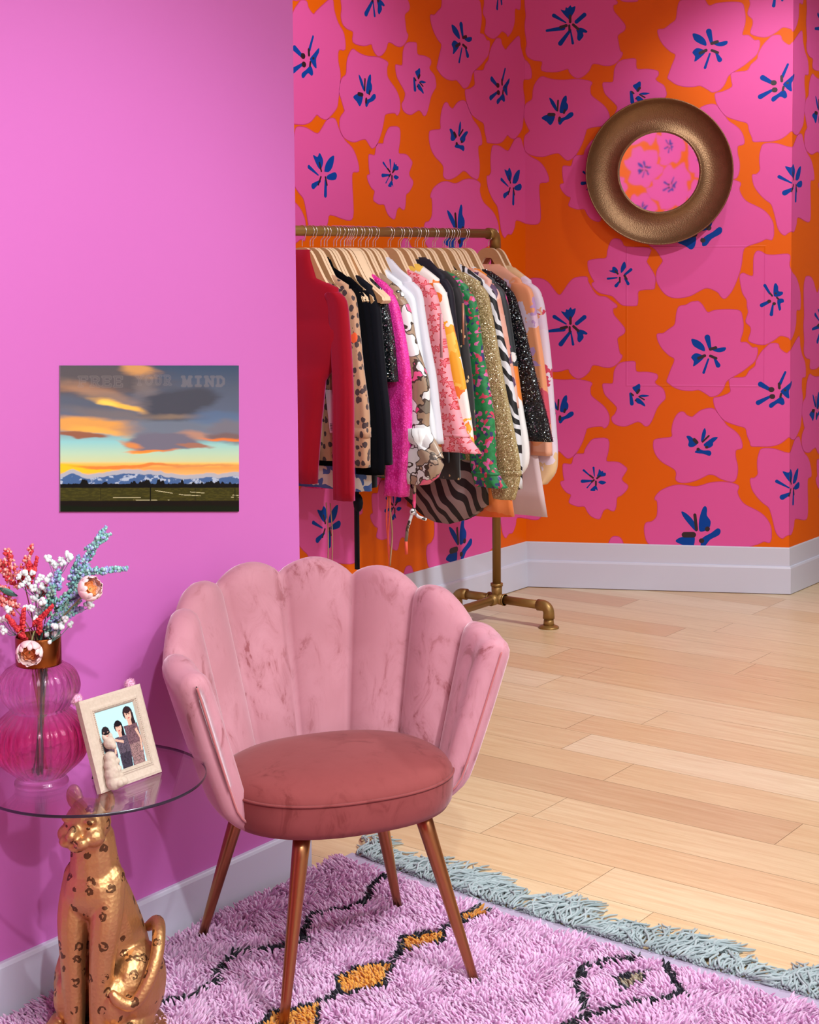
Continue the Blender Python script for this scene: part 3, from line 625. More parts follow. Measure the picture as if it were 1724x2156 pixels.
def lace_mat():
    t = NT('pink_lace'); p = t.obj(); v = t.vor(p, 95, 'DISTANCE_TO_EDGE'); n = t.noise(t.map(p, (1, 1, .5)), 45, 4)
    f = t.ramp(t.math('MULTIPLY', n, t.math('ADD', v, .35)), [(.14, (0, 0, 0)), (.30, (1, 1, 1))])
    t.pr(Base_Color=t.mix(f, (.62, .005, .20), (.90, .05, .42)), Roughness=.5, Sheen_Weight=.6, Sheen_Roughness=.3, Sheen_Tint=(1, .5, .8)); t.bump(f, .5, .002); return t.m
BLK = cloth('black_knit', (.002, .002, .003), .9, .0, Specular_IOR_Level=.04).m
CM = dict(
    red=cloth('crimson_knit', (.32, .0005, .009), .85, .45, Sheen_Tint=(1, .2, .55)).m, leopard=spots_mat('leopard_print', (.50, .27, .155), (.055, .028, .03), 46, .42, (.85, .10, .02)),
    knit=BLK, knitb=cloth('charcoal_knit', (.003, .003, .005), .9, .0, Specular_IOR_Level=.05).m, velvet=cloth('black_velvet', (.004, .004, .008), .7, .05, Specular_IOR_Level=.12).m,
    sequin=glitter_mat('black_sequins', (.008, .012, .014), (.75, .9, .9), 240, .88, .9, .25), lace=lace_mat(),
    floral=blobs_mat('large_floral_satin', [(.80, .80, .78), (.80, .07, .22), (.80, .80, .78), (.36, .24, .15), (.80, .80, .78), (.20, .17, .13), (.86, .13, .30), (.40, .28, .19)], 15, .10, .35, (.06, .04, .03)),
    shirt=cloth('white_cotton', (.80, .82, .86), .8, .1).m, shirtb=cloth('off_white_cotton', (.72, .70, .76), .8, .1).m, stars=stars_mat(),
    sunny=blobs_mat('orange_yellow_floral', [(.86, .80, .74), (.88, .40, .02), (.86, .80, .74), (.90, .55, .08), (.85, .20, .02)], 13, .09, .55),
    navy=cloth('navy_lace', (.012, .009, .018), .6, .1).m, dots=spots_mat('gold_dots_on_black', (.012, .01, .012), (.62, .42, .22), 30, .16),
    green=blobs_mat('green_floral', [(.012, .20, .055), (.015, .24, .07), (.01, .17, .05), (.70, .13, .36), (.012, .21, .06), (.015, .24, .07), (.62, .04, .10), (.03, .03, .14), (.012, .20, .055)], 75, .02, .5),
    gold=glitter_mat('gold_glitter', (.42, .315, .14), (1, .9, .66), 330, .80, .8, .42), zebra=zebra_mat('zebra_print', (.74, .73, .76), (.012, .012, .014), 12),
    peach=blobs_mat('peach_floral', [(.80, .42, .33), (.78, .36, .26), (.10, .05, .12), (.82, .50, .42)], 20, .05), abstract=blobs_mat('abstract_print', [(.86, .26, .02), (.02, .025, .03), (.80, .55, .46), (.84, .80, .78), (.85, .22, .02), (.75, .05, .28)], 9, .05),
    tinsel=glitter_mat('black_tinsel', (.008, .009, .011), (.72, .92, 1), 240, .86, .9, .25),
    watercolour=blobs_mat('watercolour_print', [(.74, .52, .66), (.86, .34, .16), (.74, .60, .74), (.84, .42, .28), (.62, .07, .12), (.52, .30, .58)], 8, .14), pastel=blobs_mat('pastel_print', [(.76, .60, .74), (.78, .66, .78), (.82, .40, .22), (.50, .25, .52), (.80, .55, .30), (.72, .62, .74), (.60, .04, .10)], 7, .16))
M_bluefl = blobs_mat('blue_floral', [(.62, .58, .56), (.02, .08, .32), (.62, .58, .56), (.03, .10, .38)], 16, .08)
M_satin = blobs_mat('orange_satin', [(.80, .12, .01), (.84, .22, .05), (.80, .10, .01), (.55, .01, .01)], 9, .08, .3)
M_blush = cloth('blush_cotton', (.74, .55, .56), .8, .2).m
M_zeb2 = zebra_mat('brown_zebra_print', (.33, .235, .235), (.012, .008, .01), 7)
GARM = {
 'red':(4.36,4,0.082,[(30,1536),(74,1482),(122,1465),(169,1447),(201,1415),(213,1328),(226,1161),(233,1043),(235,874),(237,698)]),
 'leopard':(4.42,4,0.1,[(11,1546),(73,1508),(128,1478),(171,1457),(199,1424),(217,1326),(238,1157),(256,1040),(257,955),(251,810)]),
 'knit':(4.465,4,0.09,[(14,1549),(69,1520),(124,1489),(172,1460),(195,1409),(213,1290),(228,1120),(244,950),(252,779)]),
 'knitb':(4.5,4,0.09,[(7,1542),(63,1514),(122,1476),(170,1442),(194,1391),(211,1254),(235,1084),(255,913),(258,776)]),
 'velvet':(4.555,4,0.1,[(3,1528),(63,1507),(119,1483),(173,1450),(199,1390),(214,1252),(232,1114),(249,1011),(256,908),(257,807)]),
 'sequin':(4.6,3,0.1,[(83,1501),(138,1475),(182,1440),(210,1389),(231,1302),(239,1250),(242,1181),(246,1105)]),
 'lace':(4.655,4,0.105,[(74,1509),(118,1483),(162,1460),(195,1431),(220,1387),(241,1300),(260,1179),(265,1057),(259,846),(248,676)]),
 'floral':(4.7,4,0.115,[(95,1500),(139,1473),(183,1445),(211,1417),(235,1369),(255,1264),(285,1177),(310,1108),(316,1021),(317,933),(356,874),(387,824)]),
 'shirt':(4.745,3,0.095,[(60,1533),(109,1494),(160,1464),(211,1423),(228,1367),(244,1279),(263,1174),(288,1051),(309,964),(319,876)]),
 'shirtb':(4.79,3,0.09,[(85,1547),(129,1508),(178,1476),(222,1437),(241,1348),(257,1260),(274,1172),(284,1101),(296,977),(309,862)]),
 'stars':(4.885,3,0.125,[(108,1503),(153,1485),(191,1467),(223,1431),(245,1345),(264,1238),(283,1113),(312,1006),(338,927),(362,883),(419,824)]),
 'sunny':(4.95,3,0.11,[(110,1521),(151,1495),(188,1470),(217,1430),(234,1361),(260,1262),(292,1145),(316,1037),(337,930),(349,849)]),
 'navy':(5.0,3,0.1,[(108,1546),(146,1513),(182,1484),(213,1440),(230,1360),(247,1232),(264,1086),(272,903)]),
 'dots':(5.06,3,0.1,[(144,1501),(178,1477),(205,1450),(225,1404),(240,1284),(252,1156),(262,1027),(268,898)]),
 'green':(5.11,3,0.115,[(143,1490),(182,1464),(217,1438),(251,1397),(266,1301),(281,1191),(302,1081),(322,970),(332,860),(336,758),(351,713),(390,664)]),
 'gold':(5.18,3,0.145,[(147,1494),(186,1474),(224,1457),(255,1420),(270,1355),(290,1262),(314,1151),(336,1059),(360,967),(388,857),(409,765),(409,691),(384,610)]),
 'zebra':(5.25,3,0.1,[(99,1518),(140,1494),(195,1461),(240,1424),(262,1353),(284,1259),(308,1175),(328,1072),(348,961),(363,830),(364,641)]),
 'peach':(5.29,3,0.1,[(134,1503),(173,1484),(209,1461),(241,1423),(258,1351),(272,1276),(287,1182),(307,1069),(324,956)]),
 'abstract':(5.33,3,0.1,[(118,1506),(155,1483),(192,1464),(233,1430),(253,1369),(268,1274),(286,1161),(303,1047),(323,934),(347,821),(349,735),(315,681)]),
 'tinsel':(5.395,3,0.125,[(130,1496),(167,1474),(204,1451),(240,1413),(267,1348),(299,1253),(330,1149),(363,1036),(396,936),(425,819)]),
 'watercolour':(5.565,3,0.1,[(79,1516),(126,1484),(168,1460),(215,1433),(237,1370),(256,1265),(276,1148),(292,1011),(305,854),(309,737)]),
 'pastel':(5.61,3,0.115,[(109,1509),(154,1479),(191,1456),(230,1428),(253,1362),(269,1244),(283,1106),(291,968),(300,850),(307,732),(298,662),(258,609)]),
}

# body: half widths against height below the shoulder, hem height, curve of the hem, and its own cloth if it differs
BODY = dict(red=([(.185, 1.30), (.150, 1.185), (.104, 1.12), (.076, .98)], .058, .745, 0), leopard=([(.19, 1.2)], .17, .826, 0), knit=([(.19, 1.2)], .17, .80, 0), knitb=([(.19, 1.2)], .19, .710, 0),
            velvet=([(.18, 1.2)], .165, .715, 0), sequin=([(.16, 1.3)], .15, 1.0, 0), lace=([(.18, 1.2)], .17, .80, 0), floral=([(.18, 1.2)], .17, .74, 0), shirt=([(.18, 1.2)], .18, .86, .03), shirtb=([(.18, 1.2)], .18, .80, .03),
            stars=([(.18, 1.2)], .18, .84, 0), sunny=([(.18, 1.2)], .18, .80, 0), navy=([(.18, 1.2)], .19, .76, 0), dots=([(.19, 1.2)], .21, .69, 0), green=([(.18, 1.2)], .18, .76, 0), gold=([(.18, 1.2)], .17, .75, 0),
            zebra=([(.18, 1.2), (.19, .9)], .20, .565, .092), peach=([(.18, 1.2)], .19, .64, 0), abstract=([(.18, 1.2), (.22, .8)], .277, .512, .01), tinsel=([(.18, 1.2)], .19, .86, 0), watercolour=([(.18, 1.2), (.22, .9)], .287, .482, 0), pastel=([(.18, 1.2)], .19, .74, 0))
BODYMAT = dict(knitb=M_bluefl, abstract=M_satin, watercolour=M_blush, zebra=M_zeb2)
WIDTH = dict(stars=(-1, 1.38), green=(-1, 1.2), gold=(-1, .62), pastel=(-1, .32), floral=(-1, 1.2), abstract=(-1, .55), leopard=(-1, .9))
LAB = dict(red='crimson roll-neck jumper, foremost on the rail beside the pink wall edge', leopard='tan leopard print blouse right behind the crimson jumper', knit='plain black knit top directly behind the leopard blouse', knitb='second black top of the rail, its blue floral hem showing below',
           velvet='long-sleeved black velvet dress with a hanging sash', sequin='black sequin top, its short sleeve in front of the hot pink lace one', lace='hot pink lace blouse with a ragged hem and coral cords', floral='pink, brown and white large-flowered satin blouse with a tie cuff',
           shirt='bright white shirt in front of the second white shirt', shirtb='off-white shirt between the bright white shirt and the star blouse', stars='pink blouse with red stars and a ruffled cuff', sunny='orange and yellow floral blouse behind the star blouse',
           navy='dark navy lace top between the yellow floral and the gold-dotted blouse', dots='black blouse with small gold dots, left of the green floral one', green='green floral blouse with a ruffled cuff', gold='gold glitter blouse with a balloon sleeve',
           zebra='zebra striped shirt with a long rounded brown zebra tail', peach='peach floral top squeezed behind the zebra shirt', abstract='orange, black and white abstract print dress with orange satin hem', tinsel='black tinsel jumper sparkling with silver',
           watercolour='orange and lilac watercolour blouse, second from the far end of the rail', pastel='lilac pastel print blouse, the last one at the far end of the rail')
HL = dict(red='crimson roll-neck jumper', leopard='tan leopard print blouse', knit='black knit top behind the leopard blouse', knitb='black top with the blue floral hem', velvet='long black velvet dress', sequin='black sequin top', lace='hot pink lace blouse', floral='large-flowered satin blouse', shirt='bright white shirt', shirtb='off-white shirt', stars='red star blouse', sunny='orange and yellow floral blouse', navy='dark navy lace top', dots='gold-dotted black blouse', green='green floral blouse', gold='gold glitter blouse', zebra='zebra striped shirt', peach='peach floral top', abstract='abstract print dress', tinsel='black tinsel jumper', watercolour='orange and lilac watercolour blouse', pastel='lilac pastel blouse at the far end')
CAT = dict(red='jumper', tinsel='jumper', velvet='dress', abstract='dress', shirt='shirt', shirtb='shirt', zebra='shirt', knit='top', knitb='top', sequin='top', navy='top', peach='top')
def oval(u, y, z, hu, hy, ph, amp, n=26, zf=None):
    a = np.arange(n)*2*PI/n
    k = 1+amp*np.sin(5*a+ph)+amp*.7*np.sin(9*a+ph*2.3)
    c, s = np.cos(a), np.sin(a)
    X = hu*np.sign(c)*np.abs(c)**.8*(1+.25*(k-1)); Y = hy*np.sign(s)*np.abs(s)**.6*k
    Z = np.full(n, z)+(zf(X) if zf else 0)
    return np.stack([np.maximum(XB+u+X, XB-.25), y+Y, Z], 1)     # the wall is just behind
roots = {}
for gi, (nm, (gy_, tip, sw, edge)) in enumerate(GARM.items()):
    E_ = np.array(edge)/1000.0
    root = empty({'shirt': 'white_shirt', 'shirtb': 'white_shirt', 'red': 'rollneck_jumper', 'tinsel': 'tinsel_jumper', 'velvet': 'velvet_dress', 'abstract': 'print_dress', 'zebra': 'zebra_shirt'}.get(nm, 'knit_top' if nm in ('knit', 'knitb') else 'sequin_top' if nm == 'sequin' else 'lace_top' if nm == 'navy' else 'blouse'),
                 (XB, gy_, 1.45), LAB[nm], CAT.get(nm, 'blouse'), 'clothes on the rail'); roots[nm] = root
    m = CM[nm]; ph = gi*1.7; R = []
    hems, hw, hz, drop = BODY[nm]
    th = .0205
    u0, z0 = E_[0]
    ht = .052 if nm == 'red' else .012
    R.append(oval(0, gy_, z0+ht, max(.040, u0*.8), .014, ph, .03))
    R.append(oval(0, gy_, z0+ht*.3, max(.045, u0*.9), .016, ph, .03))
    for k in range(0, tip+1):
        R.append(oval(0, gy_, E_[k][1]+(.004 if k < tip else -.006), max(.05, E_[k][0]-.004-(.030 if k == tip else 0)), th*(.9+.1*k/tip), ph, .05))
    zt = E_[tip][1]
    lev = [(min(E_[tip][0]-.035, .178), zt-.05)]+[q for q in hems if q[1] < zt-.07]+[(hw, hz)]
    dense = []
    for (a0, b0), (a1, b1) in zip(lev[:-1], lev[1:]):
        for t in np.linspace(0, 1, 5)[:-1]: dense.append((a0+(a1-a0)*t, b0+(b1-b0)*t))
    dense.append(lev[-1])
    if nm == 'red': ft = R[-1]
    for k, (a0, b0) in enumerate(dense):
        t = (zt-b0)/max(zt-hz, .1); zf = (lambda X, t=t, a0=a0: -drop*np.clip((t-.6)/.4, 0, 1)*np.clip(1-(X/a0)**2, 0, 1)) if drop else None
        R.append(oval(0, gy_+.004*math.sin(k*.9+ph), b0, a0, th*(1+.35*t), ph+t*.8, .06+.16*t, zf=zf))
    bm = BODYMAT.get(nm)
    if bm is None:
        mb = MB(); mb.rings(R, True); mb.build('body', m, root)
    else:
        cut = len(R)-len(dense)//2
        if nm in ('zebra',): cut = len(R)-len(dense)*2//3
        mb = MB(); mb.rings(R[:cut+1], True); mb.build('body', m, root)
        mb = MB(); mb.rings(R[cut:], True); mb.build('hem', bm, root, label='hem of a different cloth')
    # sleeves: the near one follows the photographed drape, the far one mirrors it
    pts = E_[max(tip-1, 0):]
    pts = cat_rom(pts, 4); n = len(pts); wl = np.full(n, sw)
    q, fac = WIDTH.get(nm, (-1, 1.0)); k0 = int(n*.86)
    wl[k0:] = sw*np.linspace(1, fac, n-k0)
    ruff = nm in ('stars', 'green')
    for side in (1, -1):
        R = []
        for k, (eu, ez) in enumerate(pts):
            t = k/(n-1); ww = wl[k]*min(1, .45+t*5)
            amp = .05+.07*t+(.16*max(0, (t-.86)/.14) if ruff else 0)
            cu = eu-ww/2 if side > 0 else min(eu, .24)-ww/2
            R.append(oval(side*cu, gy_-.004+.006*math.sin(t*5+ph), ez-.010*(1-t), ww/2, .020+.004*t, ph+t*1.5+side, amp, 20))
        mb = MB(); mb.rings(R, True); sl = mb.build('sleeve', m, root)
        if ruff or nm in ('gold', 'leopard'):
            kk = int(n*.87); mb = MB(); mb.rings([R[kk]*1.0+(R[kk]-R[kk].mean(0))*.06, R[kk-1]+(R[kk-1]-R[kk-1].mean(0))*.06], True); mb.build('cuff_seam', m, sl)
    hang(gy_+.006, 'pale wooden hanger carrying the '+HL[nm])
U = lambda u, y, z: (XB+u, y, z)
# trailing pieces that belong to single garments
mb = MB(); mb.rings([[U(.094+s*.011, 4.545+d, z) for s, d in ((-1, 0), (1, 0), (1, .003), (-1, .003))] for z in np.linspace(.74, .405, 8)], True)
mb.ball(U(.100, 4.548, .655), (.022, .012, .035), 12); mb.build('sash', CM['velvet'], roots['velvet'])
M_coral = plain('coral_cord', (.80, .10, .06), .7); M_tan = plain('tan_cord', (.40, .22, .12), .7)
for du, mm in ((0, M_coral), (.008, M_tan), (-.006, M_coral)):
    mb = MB(); mb.tube([U(.165+du+.006*math.sin(z*22+du*300), 4.65, z) for z in np.linspace(.70, .41, 16)], .0032, 6); mb.build('cord', mm, roots['lace'])
for u, y in ((.022, 4.46), (.046, 4.455)):
    mb = MB(); mb.tube([U(u+.006*math.sin(z*15), y, z) for z in np.linspace(.66, .43, 14)], .0022, 5); mb.build('cord', M_tan, roots['knit'])
mb = MB(); mb.tube([U(.272+.004*math.sin(z*20), 4.66, z) for z in np.linspace(.84, .62, 9)], .0065, 8)
mb.tube([U(.272, 4.655, .625), U(.25, 4.65, .56), U(.243, 4.65, .51)], .006, 8); mb.tube([U(.272, 4.655, .625), U(.30, 4.65, .607), U(.335, 4.65, .600)], .006, 8); mb.ball(U(.272, 4.655, .622), .013, 10)
mb.build('tie', CM['floral'], roots['floral'])
mb = MB(); mb.tube([U(.243, 4.65, .512), U(.245, 4.65, .462)], .006, 8); mb.build('tie_end', M_coral, roots['floral'], label='coral end of the tie')
mb = MB(); puff = [(.262, .93, .055), (.275, .885, .035), (.285, .868, .022), (.305, .845, .06), (.315, .80, .075), (.30, .755, .068), (.285, .725, .04)]
mb.rings([oval(u, 4.675, z, w, .03 if w > .03 else .016, z*9, .10, 22) for u, z, w in puff], True); mb.build('gathered_cuff', CM['floral'], roots['floral'])
M_tagc = plain('card_white', (.78, .72, .76), .5); M_ink = plain('card_ink', (.03, .03, .03), .6)
def cardtag(name, root, u, y, ztop, h, w, tilt=.0):
    mb = MB(); mb.add([U(u-w/2, y, ztop), U(u+w/2, y, ztop), U(u+w/2+tilt, y, ztop-h), U(u-w/2+tilt, y, ztop-h), U(u-w/2, y+.001, ztop), U(u+w/2, y+.001, ztop), U(u+w/2+tilt, y+.001, ztop-h), U(u-w/2+tilt, y+.001, ztop-h)],
                      [(3, 2, 1, 0), (4, 5, 6, 7), (0, 1, 5, 4), (1, 2, 6, 5), (2, 3, 7, 6), (3, 0, 4, 7)])
    for k in range(5):
        z = ztop-h*(.80+.035*k); uu_ = u+tilt*(.80+.035*k); mb.box(U(uu_-w*.36, y-.0006, z), U(uu_+w*(.1+.05*(k % 3)), y-.0002, z+.0022), 1)
    return mb.build(name, [M_tagc, M_ink], root, smooth=False)
cardtag('price_tag', roots['leopard'], .098, 4.385, 1.085, .155, .030, .02)
cardtag('price_tag', roots['navy'], .205, 4.955, 1.425, .06, .030, .006)
M_pinktag = plain('blush_card', (.80, .42, .45), .6)
mb = MB(); mb.box(U(.252, 4.862, 1.18), U(.264, 4.8632, 1.345)); mb.build('swing_tag', M_pinktag, roots['stars'])
M_cop = plain('copper_card', (.62, .25, .16), .4, .3)
mb = MB(); mb.box(U(.232, 5.035, 1.22), U(.243, 5.0362, 1.38)); mb.build('swing_tag', M_cop, roots['dots'])
# the tinsel jumper's loose metallic threads
mb = MB(); E_ = np.array(GARM['tinsel'][3])/1000; V = []
for k in range(3600):
    t = rnd.random(); zz = .83+t*(1.45-.83)
    eu = np.interp(-zz, -E_[:, 1], E_[:, 0]); u = eu-.125*rnd.random() if rnd.random() < .7 else eu-rnd.uniform(0, .012)
    y = 5.395-.032*math.sqrt(max(0, 1-((u-eu+.0625)/.0625)**2))
    a = rnd.uniform(-2.6, .4); l = rnd.uniform(.010, .022); p = np.array(U(u, y, zz)); d = np.array([math.cos(a)*.7, -.5*rnd.random(), math.sin(a)])*l; s = np.array([.0006, 0, .0006])
    mb.add([p-s, p+s, p+d], [(0, 1, 2)])
tag(mb.build('tinsel_threads', CM['tinsel'], roots['tinsel'], smooth=False), kind='stuff')
# further hangers sharing a shoulder line with the clothes in front of them
for k in ('leopard', 'knitb', 'velvet', 'lace', 'floral', 'shirt', 'shirtb'): hang(GARM[k][0]-.010, 'pale wooden hanger in the crowded left cluster of the rail, its own garment hidden')
for k, y in enumerate((4.585, 4.607, 4.622, 4.634)): hang(y, 'bare wooden hanger turned towards the room, tip above the hot pink lace sleeve', -.13-.02*k).scale = (1.2, 1, 1)
for k in ('stars', 'sunny', 'navy', 'dots', 'green', 'gold'): hang(GARM[k][0]-.010, 'pale wooden hanger in the middle cluster of the rail, its own garment hidden')
for k in ('zebra', 'peach', 'abstract', 'tinsel'): hang(GARM[k][0]-.010, 'pale wooden hanger in the right cluster of the rail, its own garment hidden')
# ------------------------------------------------------------------ round mirror
MC = np.array([-3.436, 6.557, 1.939]); N3 = np.array([*NKW, 0]); K3 = np.array([*KW, 0]); Z3 = np.array([0, 0, 1.])
MC = MC-N3*((MC-np.array([*C1, 0]))@N3)
def disc_lathe(prof, name, mat, parent, seg=96, cap=False, closed=False):
    an = np.arange(seg)*2*PI/seg
    R = [MC+N3*d+r*(np.cos(an)[:, None]*K3+np.sin(an)[:, None]*Z3) for r, d in prof]
    mb = MB(); mb.rings(R, cap, 0, closed); return mb.build(name, mat, parent)
def bronze():
    t = NT('bronze_frame'); p = t.obj()
    t.pr(Base_Color=t.mix(t.noise(p, 30, 3), (.20, .105, .05), (.27, .145, .072)), Roughness=.42, Metallic=.75)
    t.bump(t.vor(p, 190), .5, .0015); return t.m
mir = empty('round_mirror', tuple(MC+N3*.002), 'round mirror in a wide dished bronze frame on the flowered wall', 'mirror')
disc_lathe(cat_rom([(.296, .002), (.322, .040), (.331, .066), (.3325, .074), (.3305, .0785), (.326, .077), (.319, .067), (.306, .050), (.285, .034), (.255, .022), (.228, .020), (.205, .026), (.192, .034), (.187, .036), (.183, .033), (.1815, .026), (.181, .012)], 3), 'frame', bronze(), mir)
disc_lathe([(.001, .0225), (.18, .0225), (.1812, .0225), (.1812, .0205)], 'mirror_glass', plain('mirror_silver', (.95, .93, .94), .02, 1.0), mir, cap=True)
disc_lathe([(.299, .0012), (.299, .004), (.001, .004)], 'back_plate', plain('mirror_back', (.05, .03, .02), .8), mir, cap=True)

# ------------------------------------------------------------------ unframed sunset print on the pink wall
def vnoise(x, y, seed):
    r = np.random.default_rng(seed); T = r.random((64, 64)); xi = np.floor(x).astype(int); yi = np.floor(y).astype(int); fx = x-xi; fy = y-yi
    fx = fx*fx*(3-2*fx); fy = fy*fy*(3-2*fy); g = lambda a, b: T[a % 64, b % 64]
    return (g(xi, yi)*(1-fx)+g(xi+1, yi)*fx)*(1-fy)+(g(xi, yi+1)*(1-fx)+g(xi+1, yi+1)*fx)*fy
def fbm(x, y, seed, o=4):
    s = 0; a = .5
    for k in range(o): s = s+a*vnoise(x*2**k, y*2**k, seed+k); a *= .5
    return s
NUx, NVy = 500, 410
U_, V_ = np.meshgrid(np.linspace(0, 1, NUx), np.linspace(0, 1, NVy))
sr = lambda c: np.array(srgb(*c))
img = np.zeros((NVy, NUx, 3))
stops = [(0, (62, 80, 104)), (.16, (88, 96, 112)), (.34, (96, 106, 126)), (.45, (134, 148, 156)), (.52, (146, 206, 204)), (.60, (186, 216, 184)), (.655, (208, 214, 160)), (.672, (250, 196, 96)), (.70, (244, 158, 78)), (.735, (252, 180, 104)), (.78, (255, 190, 120)), (1, (255, 190, 120))]
for c in range(3): img[..., c] = np.interp(V_, [s[0] for s in stops], [sr(s[1])[c] for s in stops])
def over(mask, col): img[:] = img*(1-mask[..., None])+sr(col)*mask[..., None]
sm = lambda a, b, x: np.clip((x-a)/(b-a), 0, 1)**2*(3-2*np.clip((x-a)/(b-a), 0, 1))
n1 = fbm(U_*5, V_*14, 3); n2 = fbm(U_*11+3, V_*30, 9); n3 = fbm(U_*4+9, V_*16, 21); n4 = fbm(U_*6+2, V_*9, 77)
def ell(cx, cy, rx, ry, soft=.35, wob=.5, rot=0.0):
    x = U_-cx+.16*(n3-.5)+.05*(n2-.5); y = V_-cy-rot*x+.045*(n4-.5)+.02*(n2-.5); d = np.sqrt((x/rx)**2+(y/ry)**2)+wob*(n1-.5)+.25*wob*(n2-.5); return 1-sm(1-soft, 1+soft*.4, d)
over(sm(.46, .40, V_+.10*(n1-.5))*(1-sm(.30, .42, U_))*.0+ell(.18, .10, .42, .15, .6, .7)*.9, (92, 84, 84))
over(ell(.40, .03, .13, .05, .7, .9, .25), (206, 150, 92)); over(ell(.10, .15, .22, .04, .8, .9, .1)*.7, (176, 124, 88))
over(ell(.22, .20, .28, .05, .8, .8, .35)*.6, (170, 136, 112)); over(ell(.10, .27, .24, .06, .7, .6, .25), (92, 98, 112))
over(ell(.20, .33, .26, .045, .7, .5, .12)*.9, (120, 112, 112))
over(ell(.46, .20, .07, .14, .8, .6)*.4, (150, 134, 126))
over(ell(.17, .415, .27, .060, .4, .7, .12), (226, 160, 84)); over(ell(.22, .45, .16, .03, .6, .9, .15)*.8, (250, 182, 84))
over(ell(.30, .275, .135, .030, .6, .6, .30), (252, 192, 84)); over(ell(.24, .26, .05, .022, .8, .5, .2), (255, 214, 96))
over(ell(.62, .455, .34, .085, .5, .4, .03)*.9, (112, 120, 134)); over(ell(.64, .26, .255, .12, .30, .45, -.10), (74, 76, 86)); over(ell(.60, .345, .20, .022, .8, .5, -.02)*.7, (150, 128, 106))
over(ell(.88, .36, .22, .05, .6, .5)*.7, (92, 116, 148)); over(ell(.74, .485, .14, .035, .7, .6)*.8, (196, 142, 112))
over(ell(.96, .455, .17, .085, .35, .5, .05), (120, 118, 128)); over(ell(.93, .510, .15, .014, .7, .4, .03), (240, 130, 58)); over(ell(.92, .48, .12, .028, .6, .4, .02)*.7, (124, 92, 84))
over(ell(.12, .475, .15, .024, .35, .4, .10), (150, 96, 74))
over(ell(.515, .525, .235, .066, .22, .22), (116, 112, 126)); over(ell(.70, .55, .12, .018, .4, .3, .06), (166, 116, 96)); over(ell(.34, .535, .07, .026, .6, .4, .3), (220, 140, 80)); over(ell(.46, .578, .155, .012, .5, .2), (240, 140, 62)); over(ell(.43, .588, .09, .005, .6, .2), (255, 170, 70))
over(ell(.05, .70, .20, .030, .5, .4), (255, 198, 40)); over(ell(.35, .685, .30, .012, .5, .6), (232, 132, 58)); over(ell(.80, .69, .30, .012, .7, .6)*.7, (214, 136, 84))
ridge = .745+.02*np.sin(U_*9+1)-.035*np.exp(-((U_-.06)/.06)**2)-.012*np.exp(-((U_-.78)/.1)**2)+.03*(fbm(U_*16, U_*0, 5)-.5)
over(sm(0, .012, V_-ridge+.018)*.9, (168, 178, 190))
over(sm(0, .006, V_-ridge-.014), (70, 100, 146)); over(sm(0, .006, V_-ridge-.014)*sm(.52, .60, fbm(U_*38, V_*46, 33)), (178, 190, 206))
tree = .812-.030*sm(.50, .75, fbm(U_*26, U_*0+4, 44))-.012*fbm(U_*120, V_*60, 51)
over(sm(0, .004, V_-tree), (12, 13, 14)); over(sm(.834, .838, V_), (56, 54, 18)); over(sm(.834, .838, V_)*sm(.35, .7, fbm(U_*60, V_*160, 61))*.6, (84, 78, 26))
for u0, v0, u1, v1 in ((.50, .855, .66, .885), (.66, .885, 1, .903), (.70, .865, 1, .89), (.27, .903, .42, .903), (.38, .92, .58, .92)):
    t = (U_-u0)/(u1-u0); over(((t > 0) & (t < 1) & (np.abs(V_-(v0+(v1-v0)*t)) < .0022+.0012*(n2-.5)) & (n2 > .42)).astype(float)*.9, (206, 196, 150))
over(sm(.922, .928, V_), (20, 14, 10)); over(sm(.955, .965, V_+.02*(n1-.5)), (12, 24, 8))
for u0, w, v0 in ((.473, .0035, .835), (.205, .0012, .838), (.732, .0014, .838), (.975, .0014, .838)): over(((np.abs(U_-u0) < w) & (V_ > v0) & (V_ < .923)).astype(float), (6, 6, 6))
over(((np.abs(V_-.905-.004*U_) < .0012)).astype(float)*.6, (14, 12, 8))
